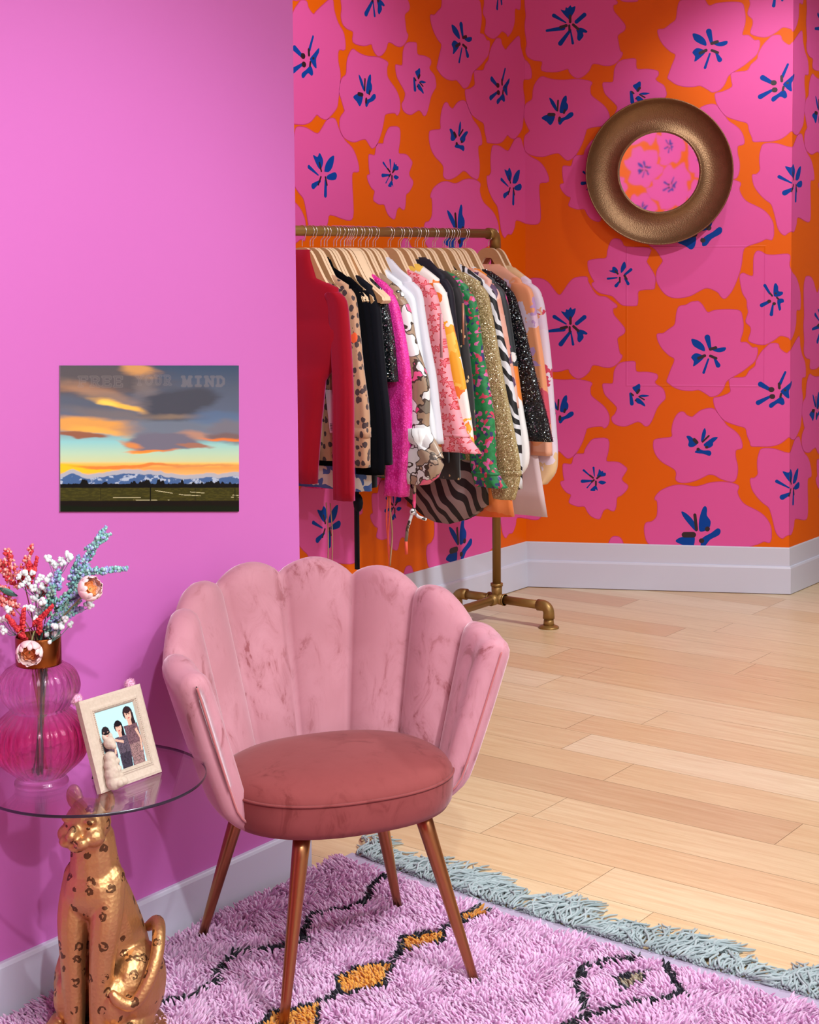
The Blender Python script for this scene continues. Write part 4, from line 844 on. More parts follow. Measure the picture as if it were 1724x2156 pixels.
# the three faint words across the sky: strokes in a unit cell, slab serifs as short level strokes
GL = dict(F=[(.2, 0, .2, 1), (.05, 0, .9, 0), (.2, .48, .7, .48), (.05, 1, .42, 1), (.9, 0, .9, .2)], R=[(.2, 0, .2, 1), (.05, 0, .65, 0), (.65, 0, .85, .12), (.85, .12, .85, .38), (.85, .38, .65, .5), (.2, .5, .65, .5), (.55, .5, .85, 1), (.05, 1, .4, 1), (.75, 1, .97, 1)],
          E=[(.2, 0, .2, 1), (.05, 0, .9, 0), (.2, .48, .7, .48), (.05, 1, .9, 1), (.9, 0, .9, .2), (.9, .8, .9, 1)], Y=[(.12, 0, .5, .5), (.88, 0, .5, .5), (.5, .5, .5, 1), (0, 0, .3, 0), (.7, 0, 1, 0), (.32, 1, .68, 1)],
          O=[(.5+.42*math.cos(a*PI/8), .5+.5*math.sin(a*PI/8), .5+.42*math.cos((a+1)*PI/8), .5+.5*math.sin((a+1)*PI/8)) for a in range(16)], U=[(.2, 0, .2, .75), (.2, .75, .35, .97), (.35, .97, .65, .97), (.65, .97, .8, .75), (.8, .75, .8, 0), (.05, 0, .38, 0), (.62, 0, .95, 0)],
          M=[(.15, 0, .15, 1), (.15, 0, .5, .8), (.5, .8, .85, 0), (.85, 0, .85, 1), (0, 0, .2, 0), (.8, 0, 1, 0), (0, 1, .3, 1), (.7, 1, 1, 1)], I=[(.5, 0, .5, 1), (.25, 0, .75, 0), (.25, 1, .75, 1)], N=[(.15, 0, .15, 1), (.15, 0, .85, 1), (.85, 1, .85, 0), (0, 0, .25, 0), (.7, 0, 1, 0), (0, 1, .3, 1)],
          D=[(.2, 0, .2, 1), (.05, 0, .55, 0), (.55, 0, .85, .25), (.85, .25, .85, .75), (.85, .75, .55, 1), (.05, 1, .55, 1)])
def seg_d(x0, y0, x1, y1):
    dx, dy = x1-x0, (y1-y0); X = U_-x0; Y = (V_-y0)*.82; dy *= .82; t = np.clip((X*dx+Y*dy)/(dx*dx+dy*dy+1e-12), 0, 1); return np.hypot(X-t*dx, Y-t*dy)
for word, u0, u1, vt, vb, wd, hollow in (('FREE', .086, .330, .078, .142, .0075, True), ('YOUR', .388, .598, .070, .130, .0062, True), ('MIND', .650, .922, .078, .138, .0085, False)):
    cw = (u1-u0)/4
    for k, chh in enumerate(word):
        D = np.full(U_.shape, 9.0)
        for x0, y0, x1, y1 in GL[chh]: D = np.minimum(D, seg_d(u0+cw*(k+.08+.78*x0), vt+(vb-vt)*y0, u0+cw*(k+.08+.78*x1), vt+(vb-vt)*y1))
        mk = 1-sm(wd*.8, wd*1.15, D)
        if hollow: mk = mk*(.35+.65*sm(wd*.35, wd*.6, D))
        over(mk*.30, (150, 138, 134))
def painted(name, corners, nrm, img, thick, mat_rough, parent=None, loc=None):
    """a flat print: corners top-left, top-right, bottom-right, bottom-left"""
    tl, tr, br, bl = [np.array(c, float) for c in corners]; h, w = img.shape[:2]
    a, b = np.meshgrid(np.linspace(0, 1, w), np.linspace(0, 1, h)); a = a[..., None]; b = b[..., None]
    P = (tl*(1-a)+tr*a)*(1-b)+(bl*(1-a)+br*a)*b+np.array(nrm)*thick
    idx = np.arange(h*w).reshape(h, w)
    q = np.stack([idx[1:, :-1], idx[1:, 1:], idx[:-1, 1:], idx[:-1, :-1]], -1).reshape(-1, 4)
    mb = MB(); mb.add(P.reshape(-1, 3), q.tolist(), 0)
    k = mb.n; mb.add([tl, tr, br, bl, *(c+np.array(nrm)*thick*.999 for c in (tl, tr, br, bl))], [(0, 1, 2, 3), (0, 4, 5, 1), (1, 5, 6, 2), (2, 6, 7, 3), (3, 7, 4, 0)], 1)
    t = NT(name+'_ink'); t.pr(Base_Color=t.n('ShaderNodeAttribute', attribute_name='ink').outputs['Color'], Roughness=mat_rough, Specular_IOR_Level=.2)
    o = mb.build(name, [t.m, plain(name+'_edge', (.3, .28, .28), .7)], parent, loc, smooth=False)
    c = np.ones((mb.n, 4)); c[:h*w, :3] = np.clip(img.reshape(-1, 3), 0, 1); ca = o.data.color_attributes.new('ink', 'FLOAT_COLOR', 'POINT'); ca.data.foreach_set('color', c.ravel())
    return o
PX = XP+.0005
corners = [(PX, 2.226, 1.334), (PX, 2.774, 1.302), (PX, 2.767, .953), (PX, 2.217, 1.026)]
post = painted('sunset_print', corners, (1, 0, 0), img, .004, .55)
tag(post, 'unframed sunset sky print with the faint words FREE YOUR MIND, on the pink wall', 'picture')
# ------------------------------------------------------------------ leopard side table
TC = np.array([-2.331, 2.082, 0.0]); ZT = .540
rl = math.radians(20); YL = -CF*math.cos(rl)-CR*math.sin(rl); XL_ = CR*math.cos(rl)-CF*math.sin(rl)
LC = TC+CR*.006
LP = lambda x, y, z: LC+XL_*x+YL*y+np.array([0, 0, z])
tab = empty('leopard_side_table', tuple(TC), 'round glass side table carried by a seated golden leopard, in front of the pink wall', 'side table')
def gold():
    t = NT('spotted_gold'); p = t.obj()
    q = t.n('ShaderNodeVectorMath', operation='ADD', i_0=p, i_1=t.n('ShaderNodeVectorMath', operation='SCALE', i_0=t.noise(p, 70, 2, out='Color'), i_Scale=.012).outputs[0]).outputs[0]
    d = t.vor(q, 37, rand=.85); cc = t.n('ShaderNodeSeparateColor', i_0=t.vor(q, 37, rand=.85, out='Color'))
    ring = t.math('MULTIPLY', t.math('LESS_THAN', t.math('ABSOLUTE', t.math('SUBTRACT', d, .25)), .10), t.math('GREATER_THAN', cc.outputs[0], .30))
    gap = t.math('GREATER_THAN', t.noise(p, 95, 1), .42); ring = t.math('MULTIPLY', ring, gap)
    c = t.mix(t.noise(p, 6, 2), (.50, .25, .095), (.64, .38, .17)); c = t.mix(t.math('MULTIPLY', ring, .9), c, (.09, .042, .02))
    t.pr(Base_Color=c, Roughness=.46, Metallic=.88); t.bump(t.math('ADD', t.math('MULTIPLY', ring, -1.0), t.math('MULTIPLY', t.vor(p, 150), .35)), .8, .002); return t.m
M_gold = gold(); M_goldp = plain('plain_gold', (.42, .20, .08), .4, .8)
mb = MB(); mb.lathe([(.001, 0), (.118, 0), (.125, .004), (.127, .012), (.125, .022), (.119, .027), (.001, .028)], tuple(LP(0, -.012, 0)), 56); mb.build('base', M_goldp, tab)
L = MB()
def chain(pts, n=5, seg=12):
    pts = np.array(pts); q = cat_rom(pts, n)
    L.tube([LP(*a[:3]) for a in q], q[:, 3], seg)
    for a in (q[0], q[-1]): L.ball(LP(*a[:3]), a[3]*.98, 10)
def blob(c, r, m=None): (m or L).ball(LP(*c), r, 16)
def eblob(c, r, ax=(1, 0, 0), m=None):
    mm = m or L; an = np.arange(14)*2*PI/14; R = []
    for i in range(11):
        th = PI*(i+.05)/10.1; R.append([LP(c[0]+r[0]*math.sin(th)*math.cos(a), c[1]+r[1]*math.sin(th)*math.sin(a), c[2]-r[2]*math.cos(th)) for a in an])
    mm.rings(R, True)
chain([(0, -.060, .105, .080), (0, -.050, .18, .072), (0, -.028, .25, .063), (0, .000, .315, .056), (0, .012, .365, .049), (0, .016, .405, .045), (0, .020, .43, .043)])
eblob((0, .022, .318), (.063, .046, .058))
for s in (-1, 1):
    eblob((s*.064, -.038, .112), (.048, .078, .086)); eblob((s*.05, .02, .10), (.035, .05, .055))
    chain([(s*.036, .012, .345, .030), (s*.037, .034, .27, .032), (s*.033, .046, .19, .026), (s*.029, .050, .11, .0225), (s*.028, .052, .05, .020)])
    eblob((s*.028, .068, .043), (.022, .034, .017))
    chain([(s*.080, -.03, .050, .024), (s*.076, .02, .045, .022), (s*.070, .058, .043, .019)]); eblob((s*.070, .070, .042), (.023, .025, .016))
    for k in (-1, 0, 1): eblob((s*.028+k*.012, .094, .039), (.007, .012, .011)); eblob((s*.070+k*.013, .090, .039), (.0075, .011, .011))
    eblob((s*.027, .058, .441), (.024, .022, .020)); eblob((s*.017, .084, .436), (.015, .015, .012))
    eblob((s*.036, .022, .502), (.019, .009, .026)); eblob((s*.024, .066, .473), (.014, .010, .007))
eblob((0, .034, .458), (.046, .046, .042)); eblob((0, .030, .478), (.037, .036, .026)); eblob((0, .082, .452), (.0125, .022, .017)); eblob((0, .074, .424), (.017, .018, .011)); eblob((0, .098, .452), (.0105, .008, .008))
leo = remeshed(L, 'leopard', M_gold, tab, .0032, 3)
for s in (-1, 1):
    mb = MB(); eblob((s*.0215, .0685, .4605), (.0065, .005, .005), m=mb); mb.build('eye', plain('eye_bronze', (.10, .05, .02), .25, .8), leo)
    mb = MB(); eblob((s*.036, .0285, .501), (.012, .004, .018), m=mb); mb.build('inner_ear', M_goldp, leo)
q = cat_rom([(.050, -.105, .20), (.082, -.085, .222), (.108, -.045, .218), (.120, -.012, .185), (.115, .018, .142), (.098, .040, .112), (.078, .055, .118), (.062, .064, .140)], 6)
mb = MB(); mb.tube([LP(*a) for a in q], np.interp(np.linspace(0, 1, len(q)), [0, .12, .9, 1], [.010, .0135, .0125, .006]), 14); mb.build('tail', M_gold, tab)
def pane(name, tint, refl=1.0):
    t = NT(name); ge = t.n('ShaderNodeNewGeometry'); cs = t.math('ABSOLUTE', t.n('ShaderNodeVectorMath', operation='DOT_PRODUCT', i_0=ge.outputs['Normal'], i_1=ge.outputs['Incoming']).outputs['Value']); lw = t.math('MULTIPLY_ADD', t.math('POWER', t.math('SUBTRACT', 1.0, cs), 5.0), .96, .04)
    t.set(t.out.inputs['Surface'], t.n('ShaderNodeMixShader', i_0=t.math('MULTIPLY', lw, refl), i_1=t.n('ShaderNodeBsdfTransparent', i_Color=(*tint, 1)), i_2=t.n('ShaderNodeBsdfGlossy', i_Color=(1, 1, 1, 1), i_Roughness=.01))); return t.m
M_pane, M_rim = pane('clear_glass', (.95, .955, .96)), plain('smoked_glass_edge', (.02, .012, .025), .2)
RG = .222
mb = MB(); mb.lathe([(.001, ZT), (RG-.0015, ZT)], tuple(TC), 120); mb.lathe([(RG-.0015, ZT-.006), (.001, ZT-.006)], tuple(TC), 120)
mb.lathe([(RG-.0015, ZT), (RG, ZT-.0015), (RG, ZT-.0045), (RG-.0015, ZT-.006)], tuple(TC), 120, m=1); mb.build('glass_top', [M_pane, M_rim], tab)

# ------------------------------------------------------------------ vase
VC = np.array([-2.382, 1.996, ZT+.0008])
vase = empty('ribbed_glass_vase', tuple(VC), 'pink ribbed double-bulb glass vase with a copper neck, on the glass table', 'vase')
def pinkglass():
    t = NT('pink_glass'); p = t.obj(); z = t.n('ShaderNodeSeparateXYZ', i_0=p).outputs[2]
    c = t.ramp(t.math('DIVIDE', z, .24), [(0, (.99, .96, .975)), (.12, (.985, .90, .945)), (.28, (.965, .56, .71)), (.46, (.97, .66, .78)), (.62, (.99, .93, .96)), (.80, (.985, .88, .94)), (1, (.975, .80, .89))])
    g = t.n('ShaderNodeBsdfGlass', i_Color=c, i_Roughness=.02, i_IOR=1.42)
    s = t.n('ShaderNodeMixShader', i_0=.72, i_1=t.n('ShaderNodeBsdfTransparent', i_Color=c), i_2=g); t.set(t.out.inputs['Surface'], s); return t.m
rib = lambda amp: (lambda a, z: 1+amp*np.abs(np.sin(a*14))**.8*min(1, max(0, (z-.012)/.02)))
pr_o = cat_rom([(.052, .000), (.052, .004), (.047, .014), (.056, .024), (.083, .052), (.0915, .082), (.085, .115), (.062, .139), (.053, .147), (.061, .156), (.074, .178), (.0755, .198), (.066, .220), (.050, .232), (.044, .236)], 5)
pr_i = [(max(r-.0045, .001), z+.001) for r, z in pr_o if z > .012]
mb = MB(); mb.lathe(list(pr_o)+[pr_i[-1]]+pr_i[::-1]+[(.001, .013)], tuple(VC), 168, rfun=rib(.035)); mb.lathe([(.001, 0), (.052, .000)], tuple(VC), 168); mb.build('bowl', pinkglass(), vase)
M_neck = plain('copper_neck', (.27, .075, .02), .16, 1.0)
mb = MB(); mb.lathe([(.0435, .234), (.0438, .236), (.0438, .289), (.0425, .2905), (.0415, .289), (.0415, .234)], tuple(VC), 64); mb.build('neck', M_neck, vase)

# ------------------------------------------------------------------ stems in the vase
M_stem = plain('olive_stem', (.20, .21, .07), .6); M_stemr = plain('reddish_stem', (.34, .13, .10), .6); M_stemg = plain('blue_green_stem', (.10, .25, .20), .6)
TOPZ = .292
def stem(mb, tipx, tipz, dd, r=.0016, foot=None, m=0):
    a = (rnd.uniform(-.018, .018), rnd.uniform(-.018, .018)) if foot is None else foot
    p0 = at_cam(VC, a[0], .022, a[1]); p1 = at_cam(VC, tipx*.12-a[0]*.5, .215, -a[1]*.3); p2 = at_cam(VC, tipx*.28, TOPZ+.01, dd*.3); p3 = at_cam(VC, tipx, tipz, dd)
    q = cat_rom([p0, p1, p2, p3], 8); mb.tube(q, np.linspace(r*1.25, r*.7, len(q)), 6, m=m); return q
P2 = lambda px, py: ((px-83)/1075, (1650-py)/1075)
def sprig(name, label, cat, tip, dd, mat_stem, mat_fl, spikes, group, leaf=None):
    x, z = P2(*tip); mb = MB(); q = stem(mb, x, z, dd); o = empty(name, tuple(q[0]), label, cat, group); mb.build('stem', mat_stem, o)
    fl = MB()
    for (px, py, ln, ax, az, rad, dens) in spikes:     # plume: centre line from (px,py) along (ax,az)
        sx, sz = P2(px, py); n = int(dens*1.35)
        for k in range(n):
            t = (k+.5)/n; w = rad*(1-.75*t)*(.5+.5*min(1, t*6)); a = rnd.uniform(0, 2*PI)
            c = at_cam(VC, sx+ax*ln*t+math.cos(a)*w*rnd.uniform(.3, 1), sz+az*ln*t+math.sin(a)*w*rnd.uniform(.3, 1)*.8, dd*(.6+.4*t)+math.sin(a*2)*w*.7)
            fl.ball(c, (rnd.uniform(.0020, .0042), rnd.uniform(.0020, .0042), rnd.uniform(.0022, .0044)), 6, m=rnd.randrange(len(mat_fl)))
        fl.tube([at_cam(VC, sx+ax*ln*t, sz+az*ln*t, dd*(.6+.4*t)) for t in np.linspace(-.15, 1, 6)], .0011, 5, m=0)
    fl.build('flower_plume', list(mat_fl), o)
    if leaf:
        lf = MB(); (lx, lz), (ex, ez) = P2(*leaf[0]), P2(*leaf[1]); a = np.array([lx, lz]); b = np.array([ex, ez]); d = b-a; n_ = np.array([-d[1], d[0]]); R = []
        for t in np.linspace(0, 1, 8):
            w = .16*math.sin(PI*min(1, t*.93+.05)); c = a+d*t
            R.append([at_cam(VC, *(c+n_*w), dd-.004), at_cam(VC, *c, dd+.002), at_cam(VC, *(c-n_*w), dd-.004), at_cam(VC, *c, dd+.0032)])
        lf.rings(R, True); lf.build('leaf', M_stemg, o)
    return o
coral = (plain('coral_floret', (.86, .25, .20), .7), plain('pale_coral_floret', (.90, .46, .40), .7), plain('deep_coral_floret', (.62, .035, .04), .7))
redf = (plain('red_floret', (.58, .02, .035), .7), plain('bright_red_floret', (.74, .05, .05), .7))
bluef = (plain('teal_floret', (.22, .52, .50), .7), plain('pale_teal_floret', (.42, .66, .64), .7), plain('violet_floret', (.32, .34, .66), .7), plain('green_floret', (.16, .38, .30), .7))
viol = (bluef[2], bluef[2], bluef[0], plain('lavender_floret', (.48, .47, .76), .7))
sprig('coral_plume', 'coral feathery plume leaning far left over the vase rim, topmost of the coral ones', 'flower', (50, 1225), .02, M_stemr, coral, [(45, 1225, .07, .33, .94, .014, 60), (28, 1215, .05, -.2, 1, .018, 60), (40, 1235, .045, -.75, .66, .017, 60), (20, 1222, .04, -.4, .9, .012, 40)], 'stems in the vase')
sprig('coral_plume', 'coral feathery plume drooping off the left edge of the picture', 'flower', (25, 1260), -.015, M_stemr, coral, [(45, 1275, .055, -.85, .5, .011, 60), (30, 1250, .045, -.8, .6, .012, 50), (35, 1290, .05, -.7, .72, .008, 40)], 'stems in the vase')
sprig('red_spike', 'thin upright dark red spike in the middle of the bouquet', 'flower', (76, 1215), .01, M_stemr, redf, [(74, 1215, .038, .2, .98, .004, 34), (62, 1235, .045, .1, 1, .012, 60), (90, 1262, .026, .3, .95, .008, 36)], 'stems in the vase')
sprig('red_spike', 'thick red spike slanting up right in front of the blue sprigs', 'flower', (84, 1310), -.03, M_stemr, redf, [(80, 1312, .056, .70, .71, .0065, 90), (90, 1330, .030, .2, .97, .005, 40)], 'stems in the vase')
sprig('red_spike', 'short red spike low on the left above the pale bloom', 'flower', (45, 1330), -.02, M_stemr, redf, [(60, 1345, .060, -.55, .83, .008, 80), (52, 1330, .05, .15, .98, .008, 70)], 'stems in the vase', leaf=((48, 1250), (10, 1232)))
sprig('blue_veronica', 'tall blue-green sprig reaching highest of the bouquet', 'flower', (156, 1230), .02, M_stemg, bluef, [(160, 1225, .115, .50, .87, .014, 190), (150, 1240, .06, .25, .97, .012, 90), (185, 1160, .045, .85, .42, .008, 50), (205, 1140, .03, .9, .3, .006, 30)], 'stems in the vase')
sprig('blue_veronica', 'blue-green sprig stretching out furthest to the right', 'flower', (170, 1225), -.01, M_stemg, bluef, [(178, 1205, .090, .98, .08, .012, 150), (160, 1232, .05, .6, .8, .012, 70)], 'stems in the vase')
sprig('blue_veronica', 'bushy blue and violet sprig right of the vase axis, below the right-hand bloom', 'flower', (150, 1260), -.02, M_stemg, viol, [(130, 1280, .085, .82, .57, .020, 190), (160, 1258, .06, .88, .4, .012, 90), (125, 1300, .06, .85, .35, .018, 110), (118, 1250, .05, .3, .95, .016, 90), (110, 1320, .05, .7, .7, .016, 80)], 'stems in the vase')
sprig('green_filler', 'fine blue-green foliage filling the bouquet low on the right', 'foliage', (128, 1300), -.02, M_stemg, (bluef[3], bluef[0], plain('sage_floret', (.30, .46, .36), .7)), [(112, 1335, .075, .45, .9, .022, 120), (118, 1310, .07, .75, .66, .020, 110), (108, 1290, .06, .2, .98, .018, 90), (128, 1275, .06, .7, .7, .016, 80)], 'stems in the vase')
M_wht, M_wht2 = plain('white_floret', (.86, .90, .88), .8), plain('grey_white_floret', (.74, .82, .79), .8)  # second one is a greyer white, mixed in at random
def gyp(label, dots, dd, tip):
    x, z = P2(*tip); mb = MB(); q = stem(mb, x, z, dd, .0011); o = empty('white_gypsophila', tuple(q[0]), label, 'flower', 'stems in the vase')
    fl = MB()
    for px, py, r in dots:
        a, b = P2(px, py); d2 = dd+rnd.uniform(-.012, .012); c = at_cam(VC, a, b, d2)
        mb.tube(cat_rom([q[-1], at_cam(VC, (a+x)/2, (b+z)/2-.004, (dd+d2)/2), c], 3), .0006, 4)
        for k in range(7):
            v = npr.normal(0, 1, 3); v /= np.linalg.norm(v); fl.ball(c+v*r*.55, r*.6, 7, m=rnd.randrange(2))
    mb.build('stem', M_stemg, o); fl.build('blossoms', [M_wht, M_wht2], o)
ds = lambda pts, r=.0075: [(x, y, r*rnd.uniform(.85, 1.15)) for x, y in pts]
gyp('white gypsophila sprig standing clear above the others, left of the tall blue sprig', ds([(104, 1179), (110, 1190), (128, 1184), (143, 1172), (150, 1182), (118, 1197), (135, 1190), (146, 1174)]), .015, (120, 1225))
gyp('white gypsophila cloud filling the middle of the bouquet', ds([(48, 1212), (58, 1206), (66, 1218), (75, 1208), (84, 1222), (92, 1216), (62, 1228), (78, 1236), (98, 1232), (108, 1220), (118, 1224), (130, 1222), (112, 1212), (52, 1232), (88, 1244), (104, 1240)]), .0, (85, 1262))
gyp('white gypsophila cluster lower down in the middle, behind the red spike', ds([(72, 1262), (80, 1258), (90, 1268), (78, 1276), (97, 1275), (70, 1282), (86, 1288), (84, 1298), (60, 1278), (100, 1262)]), -.012, (84, 1310))
gyp('white gypsophila buttons along the lower right of the bouquet', ds([(127, 1311), (137, 1307), (156, 1310), (148, 1296), (105, 1332), (125, 1329), (115, 1347), (142, 1312)],   .0072), -.03, (118, 1345))
gyp('white gypsophila twig poking out at the lower left', ds([(8, 1302), (20, 1300), (13, 1318), (16, 1326), (27, 1278)]), -.01, (40, 1335))
gyp('small white gypsophila twig beneath the right-hand bloom', ds([(192, 1264), (197, 1274), (186, 1270)]), -.005, (165, 1285))
def petalm(name, a, b):
    t = NT(name); r = t.n('ShaderNodeNewGeometry').outputs['Random Per Island']; t.pr(Base_Color=t.mix(r, a, b), Roughness=.6, Subsurface_Weight=.0); return t.m
M_pet, M_org, M_peach = petalm('blush_petal', (.82, .55, .54), (.88, .70, .68)), petalm('orange_petal', (.84, .25, .06), (.86, .36, .14)), petalm('peach_petal', (.84, .44, .34), (.86, .58, .50))
def bloom(label, px, py, dd, face, R0):
    x, z = P2(px, py); mb = MB(); q = stem(mb, x, z, dd, .0018); o = empty('blush_ranunculus', tuple(q[0]), label, 'flower', 'stems in the vase'); mb.build('stem', M_stem, o)
    c = at_cam(VC, x, z, dd); f = np.array(face, float); f /= np.linalg.norm(f); a = np.cross(f, [0, 0, 1.]); a /= np.linalg.norm(a); b = np.cross(a, f)
    for nm, mm, lays in (('outer_petals', M_pet, ((.92, 7, 1.55, 0), (1.0, 7, 1.42, .4))), ('inner_petals', M_peach, ((.84, 6, 1.0, .2), (.74, 6, .9, .6))), ('heart', M_org, ((.62, 6, .95, 0), (.5, 5, .85, .5), (.34, 4, .8, .2)))):
        pm = MB()
        for rr, n, op, ph in lays:
            for k in range(n):
                t0 = 2*PI*k/n+ph; wd = 2*PI/n*.72; G = []
                for i in range(6):
                    s = i/5; ring = []
                    for j in range(6):
                        w = (j/5-.5)*2; th = t0+w*wd*(math.sin(PI*min(1, .25+s*.7)))
                        el = -PI/2+s*op*1.5; rad = R0*rr*(1-.06*w*w*s)
                        ring.append(c+f*(rad*math.sin(el)*.9+R0*.25*(1-rr))+(a*math.cos(th)+b*math.sin(th))*rad*math.cos(el)*1.0)
                    G.append(ring)
                V = np.array(G).reshape(-1, 3); pm.add(V, [(i*6+j, i*6+j+1, i*6+7+j, i*6+6+j) for i in range(5) for j in range(5)])
        ob = pm.build(nm, mm, o); md = ob.modifiers.new('t', 'SOLIDIFY'); md.thickness = .0008
    return o
bloom('blush pink bloom with an orange heart, low in front of the copper neck', 79, 1361, -.058, -CF*.9+np.array([0, 0, -.30])+CR*.05, .0255)
bloom('blush pink bloom out to the right among the blue sprigs', 206, 1228, -.055, CR*.55-CF*.5+np.array([0, 0, .35]), .0245)

# ------------------------------------------------------------------ framed photo on the table
FN = np.array([1.0, 0, 0]); th = math.radians(19)
FB = np.array([-2.238, 2.017, ZT+.0006]); FA = np.array([0, 1.0, 0]); FU = np.array([-math.sin(th), 0, math.cos(th)]); FF = np.array([math.cos(th), 0, math.sin(th)])
FP = lambda a, u, d: FB+FA*a+FU*u+FF*d
fw, fh = .160, .178
fr_ = empty('photo_frame', tuple(FP(fw/2, 0, 0)), 'cream photo frame with a small cat on its corner, leaning back on the glass table', 'photo frame')
def stone():
    t = NT('cream_stone'); p = t.obj(); n = t.noise(p, 160, 4); t.pr(Base_Color=t.mix(n, (.46, .36, .27), (.62, .51, .41)), Roughness=.75); t.bump(n, .6, .0015); return t.m
M_stone = stone(); M_bead = stone(); 
mb = MB(); bw = .030
def fbar(a0, u0, a1, u1):
    prof = [(0, -.010), (0, .002), (.005, .0045), (bw-.012, .0045), (bw-.009, .0065), (bw-.003, .0065), (bw, .002), (bw, -.010)]
    return prof
R = []
for a, u, sa, su in ((0, 0, 1, 1), (fw, 0, -1, 1), (fw, fh, -1, -1), (0, fh, 1, -1)): R.append([FP(a+sa*o_, u+su*o_, d) for o_, d in fbar(0, 0, 0, 0)])
mb.rings(R, False, 0, True); mb.build('frame', M_stone, fr_, smooth=False)
mb = MB()
for a0, u0, a1, u1 in ((.0245, .0245, fw-.0245, .0245), (fw-.0245, .0245, fw-.0245, fh-.0245), (fw-.0245, fh-.0245, .0245, fh-.0245), (.0245, fh-.0245, .0245, .0245)):
    n = 34
    for k in range(n): t = k/n; mb.ball(FP(a0+(a1-a0)*t, u0+(u1-u0)*t, .0066), .0020, 6)
mb.build('bead_border', M_stone, fr_)
# what the print shows: three people in patterned dresses before a pale blue wall
ww, hh = 96, 112
a_, b_ = np.meshgrid(np.linspace(0, 1, ww), np.linspace(0, 1, hh)); im = np.zeros((hh, ww, 3)); im[:] = srgb(176, 226, 232)
def pt(mask, col): im[mask] = srgb(*col)
E2 = lambda cx, cy, rx, ry: ((a_-cx)/rx)**2+((b_-cy)/ry)**2 < 1
def quad(pts): return inside(np.stack([a_.ravel(), b_.ravel()], 1), pts).reshape(hh, ww)
spk = np.random.default_rng(3).random((hh, ww))
for cx, cy, s, hairc, dress, legs in ((.80, .17, 1.15, (46, 30, 34), (120, 88, 96), (156, 122, 120)), (.50, .33, 1.0, (26, 20, 26), (96, 82, 96), (64, 56, 70)), (.17, .36, .95, (40, 32, 36), (108, 84, 98), (150, 116, 122))):
    pt(E2(cx, cy-.01*s, .105*s, .10*s), hairc); pt(quad([(cx-.10*s, cy), (cx+.11*s, cy), (cx+.13*s, cy+.26*s), (cx+.04*s, cy+.24*s)]), hairc)
    body = quad([(cx-.15*s, cy+.15*s), (cx+.15*s, cy+.15*s), (cx+.17*s, cy+.40*s), (cx+.13*s, 1.0), (cx-.13*s, 1.0), (cx-.12*s, cy+.42*s)]); pt(body, dress); pt(body & (spk > .6), tuple(int(c*.6) for c in dress))
    lg = quad([(cx-.12*s, cy+.42*s), (cx+.15*s, cy+.42*s), (cx+.13*s, 1.0), (cx-.10*s, 1.0)]); pt(lg, legs); pt(lg & (spk > .62), tuple(int(c*.62) for c in legs))
    pt(E2(cx, cy+.02, .072*s, .088*s), (226, 174, 152)); pt(quad([(cx-.035*s, cy+.08*s), (cx+.035*s, cy+.08*s), (cx+.045*s, cy+.16*s), (cx-.045*s, cy+.16*s)]), (214, 160, 140)); pt(E2(cx, cy-.05*s, .078*s, .045*s), hairc); pt(E2(cx+.002, cy+.062*s, .026*s, .009*s), (176, 72, 76))
    for d in (-.028, .028): pt(E2(cx+d*s, cy+.005*s, .012*s, .007*s), (60, 40, 40))
pt(quad([(.08, .355), (.26, .355), (.26, .39), (.08, .39)]), (24, 20, 24))
for q4 in ([(.36, .50), (.55, .56), (.54, .60), (.34, .53)], [(.93, .42), (.99, .60), (.96, .80), (.92, .80), (.95, .60), (.88, .45)], [(.28, .52), (.35, .60), (.30, .74), (.26, .72), (.30, .61)]): pt(quad(q4), (222, 168, 146))
painted('photograph', [FP(bw-.001, fh-bw+.001, 0), FP(fw-bw+.001, fh-bw+.001, 0), FP(fw-bw+.001, bw-.001, 0), FP(bw-.001, bw-.001, 0)], FF, im, .0015, .3, fr_, (0, 0, 0))
fr_.children[-1]['label'] = 'colour photograph of three people in dark patterned dresses'
Lc = MB(); fb = lambda a, u, d, r: Lc.ball(FP(a, u, d), r, 12)
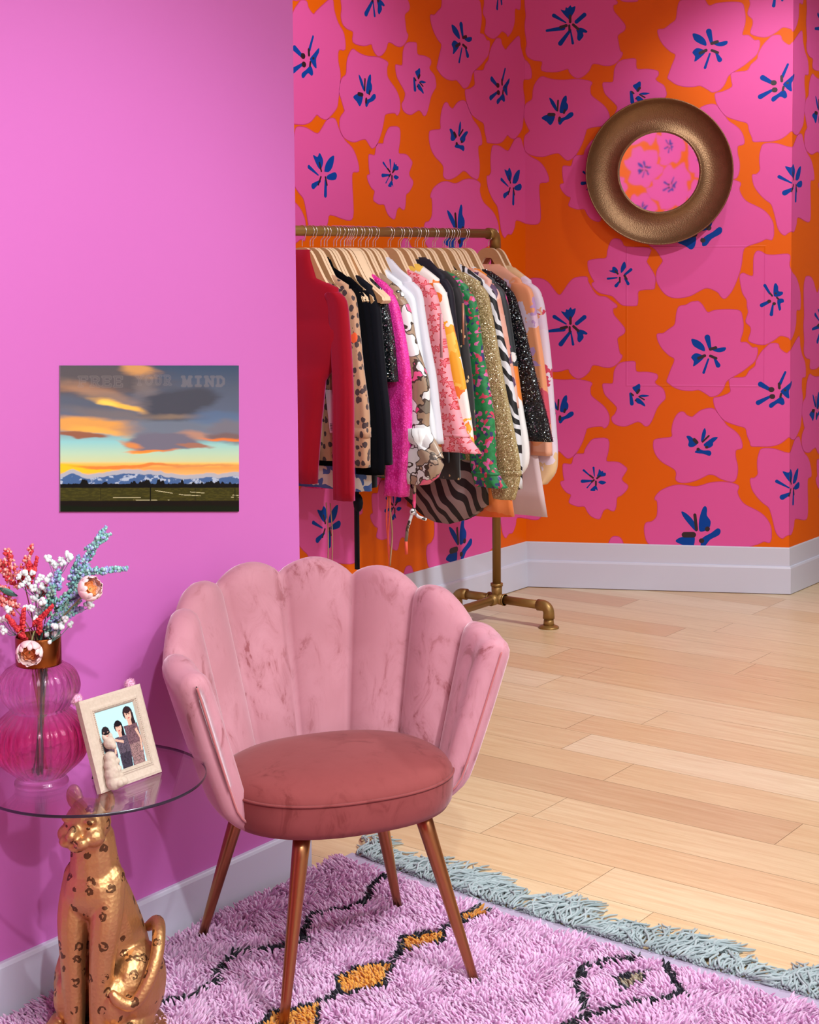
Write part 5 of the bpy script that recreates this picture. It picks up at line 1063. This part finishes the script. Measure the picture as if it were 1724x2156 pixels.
for a, u, d, r in ((.034, .087, .020, .0125), (.034, .079, .029, .0065), (.030, .060, .016, .0125), (.027, .045, .016, .014), (.026, .028, .016, .0165), (.025, .014, .015, .016), (.036, .012, .020, .012), (.040, .050, .021, .0065), (.038, .036, .024, .006), (.037, .022, .026, .006), (.026, .050, .024, .006), (.026, .034, .028, .006), (.027, .010, .028, .008), (.041, .010, .027, .008), (.046, .012, .012, .006), (.056, .011, .010, .005), (.026, .099, .018, .0050), (.042, .099, .018, .0050), (.025, .103, .017, .0032), (.043, .103, .017, .0032)): fb(a, u, d, r)
remeshed(Lc, 'cat_figure', M_stone, fr_, .0016, 7)
mb = MB()
R = []
for u in np.linspace(.115, 0, 6):
    t = (.115-u)/.115; ct = FP(fw/2, .115, -.012)*(1-t)+(FB+FA*fw/2+np.array([-.078, 0, 0]))*t; w = .018+.012*t
    R.append([ct+FA*w, ct-FA*w, ct-FA*w-np.array([.0025, 0, 0]), ct+FA*w-np.array([.0025, 0, 0])])
mb.rings(R, True); mb.build('easel_leg', plain('black_card', (.015, .012, .012), .5), fr_, smooth=False)
mb = MB(); mb.rings([[FP(.004, .004, -.012), FP(fw-.004, .004, -.012), FP(fw-.004, .004, -.0095), FP(.004, .004, -.0095)], [FP(.004, fh-.004, -.012), FP(fw-.004, fh-.004, -.012), FP(fw-.004, fh-.004, -.0095), FP(.004, fh-.004, -.0095)]], True); mb.build('back_board', plain('brown_board', (.16, .07, .02), .5), fr_, smooth=False)
M_pom = plain('pink_pompom', (.82, .42, .58), .95, Sheen_Weight=.6)
pom = {}
for nm, px, py, dd, lab in (('pompom', 195, 1449, .06, 'small pink pompom peeping over the photo frame, left one'), ('pompom', 285, 1443, .05, 'small pink pompom peeping over the photo frame, right one')):
    c = FP(.01 if px < 240 else fw-.012, fh+.004, -.014); mb = MB(); mb.ball(c, .0105, 12)
    for k in range(420):
        v = npr.normal(0, 1, 3); v /= np.linalg.norm(v); s = np.cross(v, [.3, .5, .8]); s /= np.linalg.norm(s)+1e-9; b0 = c+v*.0095; mb.add([b0-s*.0006, b0+s*.0006, c+v*rnd.uniform(.0125, .015)], [(0, 1, 2)])
    mb.build('pompom', M_pom, fr_, smooth=False)
